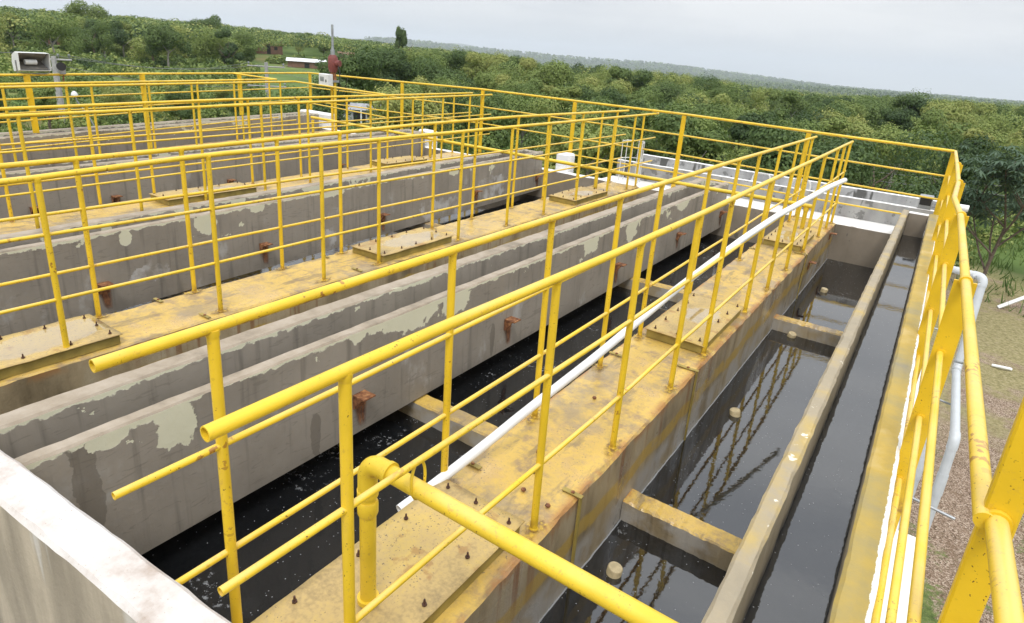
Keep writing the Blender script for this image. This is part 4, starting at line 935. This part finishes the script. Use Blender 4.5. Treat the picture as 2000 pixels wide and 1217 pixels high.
# undergrowth and tall grass between the trees
def undergrowth():
    Q = []; T = []
    n = 6000; az = np.where(rng.random(n) < .3, rng.uniform(-82, -46, n), rng.uniform(-82, 13, n)); r = 14.5 + 125 * rng.random(n) ** 1.35
    for a, rr in zip(az, r):
        if a < -50 and rr > 30 and rng.random() < .35: continue
        if (-56 < a < -47 and 62 < rr < 122) or (-49.5 < a < -44 and rr < 48): continue
        if a > -1 and rr < 16 + 2.2 * max(0, a): continue
        x = CX + rr * math.sin(R(a)); y = CYY + rr * math.cos(R(a))
        if -13.2 < x < 1.9 and y < 11.2: continue
        g = ground_z(x, y); h = rng.uniform(.35, 1.2) * (1 if a > -50 else .7); w = h * rng.uniform(.6, 1.1); m = 90
        if a < -46 and 38 < rr:
            if rng.random() < .35: continue
            h *= 1.8; w *= 1.8; m = 180
        uu = unit(m); uu[:, 2] = np.abs(uu[:, 2]); P = np.array([x, y, g]) + uu * np.array([w, w, h]) * rng.uniform(.5, 1, (m, 1))
        N = uu + unit(m) * .8; N /= np.linalg.norm(N, axis=1, keepdims=True)
        Q.append(cards(P, N, (.022 + .0019 * rr) * rng.uniform(.7, 1.3, m), .5)); T.append(np.clip(rng.normal(.5, .2), .05, .95) + rng.normal(0, .1, m))
    o = inst('undergrowth', quad_mesh('undergrowth', np.concatenate(Q), np.concatenate(T), 'leaf_far')); tag(o, 'low green scrub growing between the trees', 'scrub', kind='stuff')
    Q = []; T = []; n = 9000; az = rng.uniform(-84, 14, n); r = 10 + 60 * rng.random(n) ** 1.3
    x = CX + r * np.sin(np.radians(az)); y = CYY + r * np.cos(np.radians(az))
    keep = ~((x > -13) & (x < 1.6) & (y < 10.5)) & ((az < -2) | (r > 17.5 + rng.random(n) * 5)); x, y, r = x[keep], y[keep], r[keep]
    g = np.array([ground_z(a, b) for a, b in zip(x, y)])
    for k in range(6):
        a = rng.uniform(0, 6.28, len(x)); h = rng.uniform(.10, .36, len(x)) * np.where(r > 17, 1, .45); w = (.006 + .0006 * r)
        bx_ = x + rng.normal(0, .12, len(x)); by_ = y + rng.normal(0, .12, len(x)); dx = np.cos(a) * w; dy = np.sin(a) * w
        lx = rng.normal(0, .10, len(x)); ly = rng.normal(0, .10, len(x))
        q = np.stack([np.stack([bx_ - dx, by_ - dy, g - .02], 1), np.stack([bx_ + dx, by_ + dy, g - .02], 1), np.stack([bx_ + lx + dx * .3, by_ + ly + dy * .3, g + h], 1), np.stack([bx_ + lx - dx * .3, by_ + ly - dy * .3, g + h], 1)], 1)
        Q.append(q.reshape(-1, 3)); T.append(rng.normal(.5, .2, len(x)))
    o = inst('tall_grass', quad_mesh('tall_grass', np.concatenate(Q), np.concatenate(T), 'leaf_grass')); tag(o, 'tall green grass around the tank and in the meadow', 'grass', kind='stuff')
undergrowth()

# ---------------------------------------------------------------- poles, houses, wires
def pole(label, x, y, ztop, arms, seed):
    t = thing('utility_pole', label, 'utility pole'); g = ground_z(x, y)
    mb = MB(); mb.tube([(x, y, g - .3), (x, y, ztop)], [.19, .12], 8, smooth=False); mb.build('shaft', 'pole', t)
    d = Vector((-CYY + y, CX - x, 0)).normalized()      # along the picture
    for z, a, b, nins in arms:
        p = Vector((x, y, z)); mb = MB(); mb.tube([p - d * a, p + d * b], .055, 6); ar = mb.build('crossarm', 'pole', t)
        for k in range(nins):
            q = p + d * lerp(-a + .1, b - .1, k / max(1, nins - 1)); mb = MB(); mb.tube([q + Vector((0, 0, .05)), q + Vector((0, 0, .14)), q + Vector((0, 0, .16)), q + Vector((0, 0, .28))], [.03, .03, .07, .05], 8); mb.build('insulator', 'plasterwall' if seed else 'galv', ar)
    return t, d
p1, d1 = pole('pale concrete utility pole standing in the meadow beside the floodlight', -36.72, 12.63, .12, [(-.03, .35, .75, 3), (-.45, .4, .3, 2)], 0)
p2, d2 = pole('pale concrete utility pole with two crossarms behind the far railing', -41.9, 28.3, -.02, [(-.32, 1.3, 1.3, 3), (-1.72, 1.35, 1.35, 3)], 1)
p = Vector((-41.9, 28.3, 0)); g = ground_z(p.x, p.y)
for k in range(3):
    q = p + d2 * (-1.9 + k * .62); mb = MB(); mb.tube([q + Vector((0, 0, -3.9)), q + Vector((0, 0, -3.5)), q + Vector((0, 0, -3.45)), q + Vector((0, 0, -3.1))], [.10, .12, .17, .06], 8); mb.build('bushing', 'white_metal', p2)
mb = MB(); mb.tube([p + d2 * (-2.2) + Vector((0, 0, -3.95)), p + Vector((0, 0, -3.95))], .07, 6); mb.build('crossarm', 'pole', p2)
def wire(label, a, b, sag=.5, r=.012):
    mb = MB(); a = Vector(a); b = Vector(b); mb.tube([a.lerp(b, k / 16) - Vector((0, 0, sag * 4 * (k / 16) * (1 - k / 16))) for k in range(17)], r, 5); tag(mb.build('power_line', 'wire'), label, 'wire', 'thin power lines')
q1 = Vector((-36.72, 12.63, 0)); q2 = Vector((-41.9, 28.3, 0))
for k, (za, zb, o1, o2) in enumerate(((.2, -.1, .6, -1.2), (.2, -.1, -.2, 0), (-.3, -1.5, .2, .8))):
    wire('thin sagging wire between the two pale poles, %s strand' % ('upper', 'middle', 'lowest')[k], q1 + d1 * o1 + Vector((0, 0, za)), q2 + d2 * o2 + Vector((0, 0, zb)), .55)
wire('thin wire running from the pole behind the floodlight out past the outer railing', q1 + d1 * -.2 + Vector((0, 0, .2)), (-60, -18, .9), .4)
for k in range(2):
    wire('thin wire crossing before the trees behind the far railing, %s of two' % ('upper', 'lower')[k], q2 + d2 * (1.1 - .9 * k) + Vector((0, 0, -.1 - k * .4)), (12, 31, -1.35 - .35 * k), 1.2, .011)
def house(label, x, y, w, d, h, rotz, wall, roof, rise, door=True, over=.3):
    t = thing('house', label, 'house'); z = ground_z(x, y) - .05; t.location = (x, y, z); t.rotation_euler = (0, 0, rotz)
    mb = MB(); mb.box(-w / 2, w / 2, -d / 2, d / 2, 0, h); mb.build('wall', wall, t)
    mb = MB(); a, b = w / 2 + over, d / 2 + over
    vs = [(-a, -b, h + .01), (a, -b, h + .01), (a, b, h + .01 + rise * .0), (-a, b, h + .01), (-a, 0, h + rise), (a, 0, h + rise)]
    mb.add(vs, [(0, 1, 5, 4), (2, 3, 4, 5), (0, 4, 3), (1, 2, 5), (0, 3, 2, 1)]); mb.build('roof', roof, t)
    if door:
        mb = MB(); mb.box(-.4, .4, -d / 2 - .02, -d / 2 - .002, 0, 2 if h > 2.1 else h * .8); mb.build('door', 'dark', t)
        mb = MB(); mb.box(w * .2, w * .2 + .7, -d / 2 - .02, -d / 2 - .002, h * .45, h * .75); mb.build('window', 'dark', t)
house('small grey shed with a tin roof behind the far railing', -32.5, 28.9, 2.5, 2.0, .95, R(42), 'plasterwall', 'roof_tin', .35, over=.2)
house('low brick house under a white roof before the wooded slope', -93.7, 72.7, 6.2, 4.0, 1.0, R(50), 'brick', 'roof_white', .5)
house('small red brick hut high on the wooded slope', -134, 93.6, 6, 4, 2.3, R(55), 'brick', 'roof_brown', .9)
house('brick hut with a thin pale roof among the upper trees', -139.4, 52, 2.6, 3, 2.2, R(65), 'brick', 'roof_white', .2)
house('red brick hut beside the spindle of the valve actuator', -96, 84, 3.4, 3, 2.2, R(50), 'brick', 'roof_brown', .5)
for k, (x, y) in enumerate(((-30.3, 26.9), (-29.67, 27.52), (-28.95, 28.25), (-28.2, 29.0), (-27.4, 29.7))):
    g = ground_z(x, y); mb = MB(); mb.tube([(x, y, g - .1), (x, y, g + 1.35)], .05, 6); tag(mb.build('fence_post', 'white'), 'thin white fence post in the grass beside the grey shed', 'post', 'white fence posts')
lp = thing('yard_lamp', 'small white dome lamp on a thin gooseneck in the meadow', 'lamp'); x, y = -29.1, 10.3; g = ground_z(x, y)
mb = MB(); mb.tube([(x + .3, y + .8, g), (x + .15, y + .4, -2.0), (x, y + .05, -1.25), (x, y, -1.02)], .03, 6); mb.build('stem', 'galv', lp)
mb = MB(); mb.tube([(x, y, -1.03), (x, y, -.98), (x, y, -.90), (x, y, -.86)], [.13, .12, .08, .02], 12); mb.build('shade', 'white_metal', lp)
# white trestle lying on the lawn
t = thing('trestle', 'broken white wooden trestle leaning on the lawn edge', 'trestle'); x, y, g = 2.95, 17.3, -3.2
for a, b in (((2.70, 17.2, g + .02), (3.45, 17.6, g + .55)), ((3.38, 17.5, g + .02), (3.52, 17.65, g + .62)), ((3.52, 17.65, g + .55), (4.2, 17.4, g + .02))):
    mb = MB(); mb.tube([a, b], .055, 4, smooth=False); mb.build('plank', 'white_metal', t)
mb = MB(); mb.tube([(2.45, 12.9, g + .03), (2.62, 12.85, g + .06), (2.75, 12.95, g + .03)], .03, 6); tag(mb.build('paper_scrap', 'white'), 'white scrap of rubbish lying on the grass', 'scrap')

# ---------------------------------------------------------------- haze
HAZE = 0.00016
if HAZE:
    mb = MB(); mb.box(-11500, 11500, -11500, 11500, -140, 260); hz = mb.build('haze', 'white'); hz['kind'] = 'stuff'
    hm = bpy.data.materials.new('haze_air'); hm.use_nodes = True; n = hm.node_tree; n.nodes.clear()
    vo = n.nodes.new('ShaderNodeVolumePrincipled'); vo.inputs['Density'].default_value = HAZE; vo.inputs['Color'].default_value = (.86, .91, 1, 1); vo.inputs['Anisotropy'].default_value = 0.2
    ou = n.nodes.new('ShaderNodeOutputMaterial'); n.links.new(vo.outputs[0], ou.inputs['Volume']); hz.data.materials.clear(); hz.data.materials.append(hm)
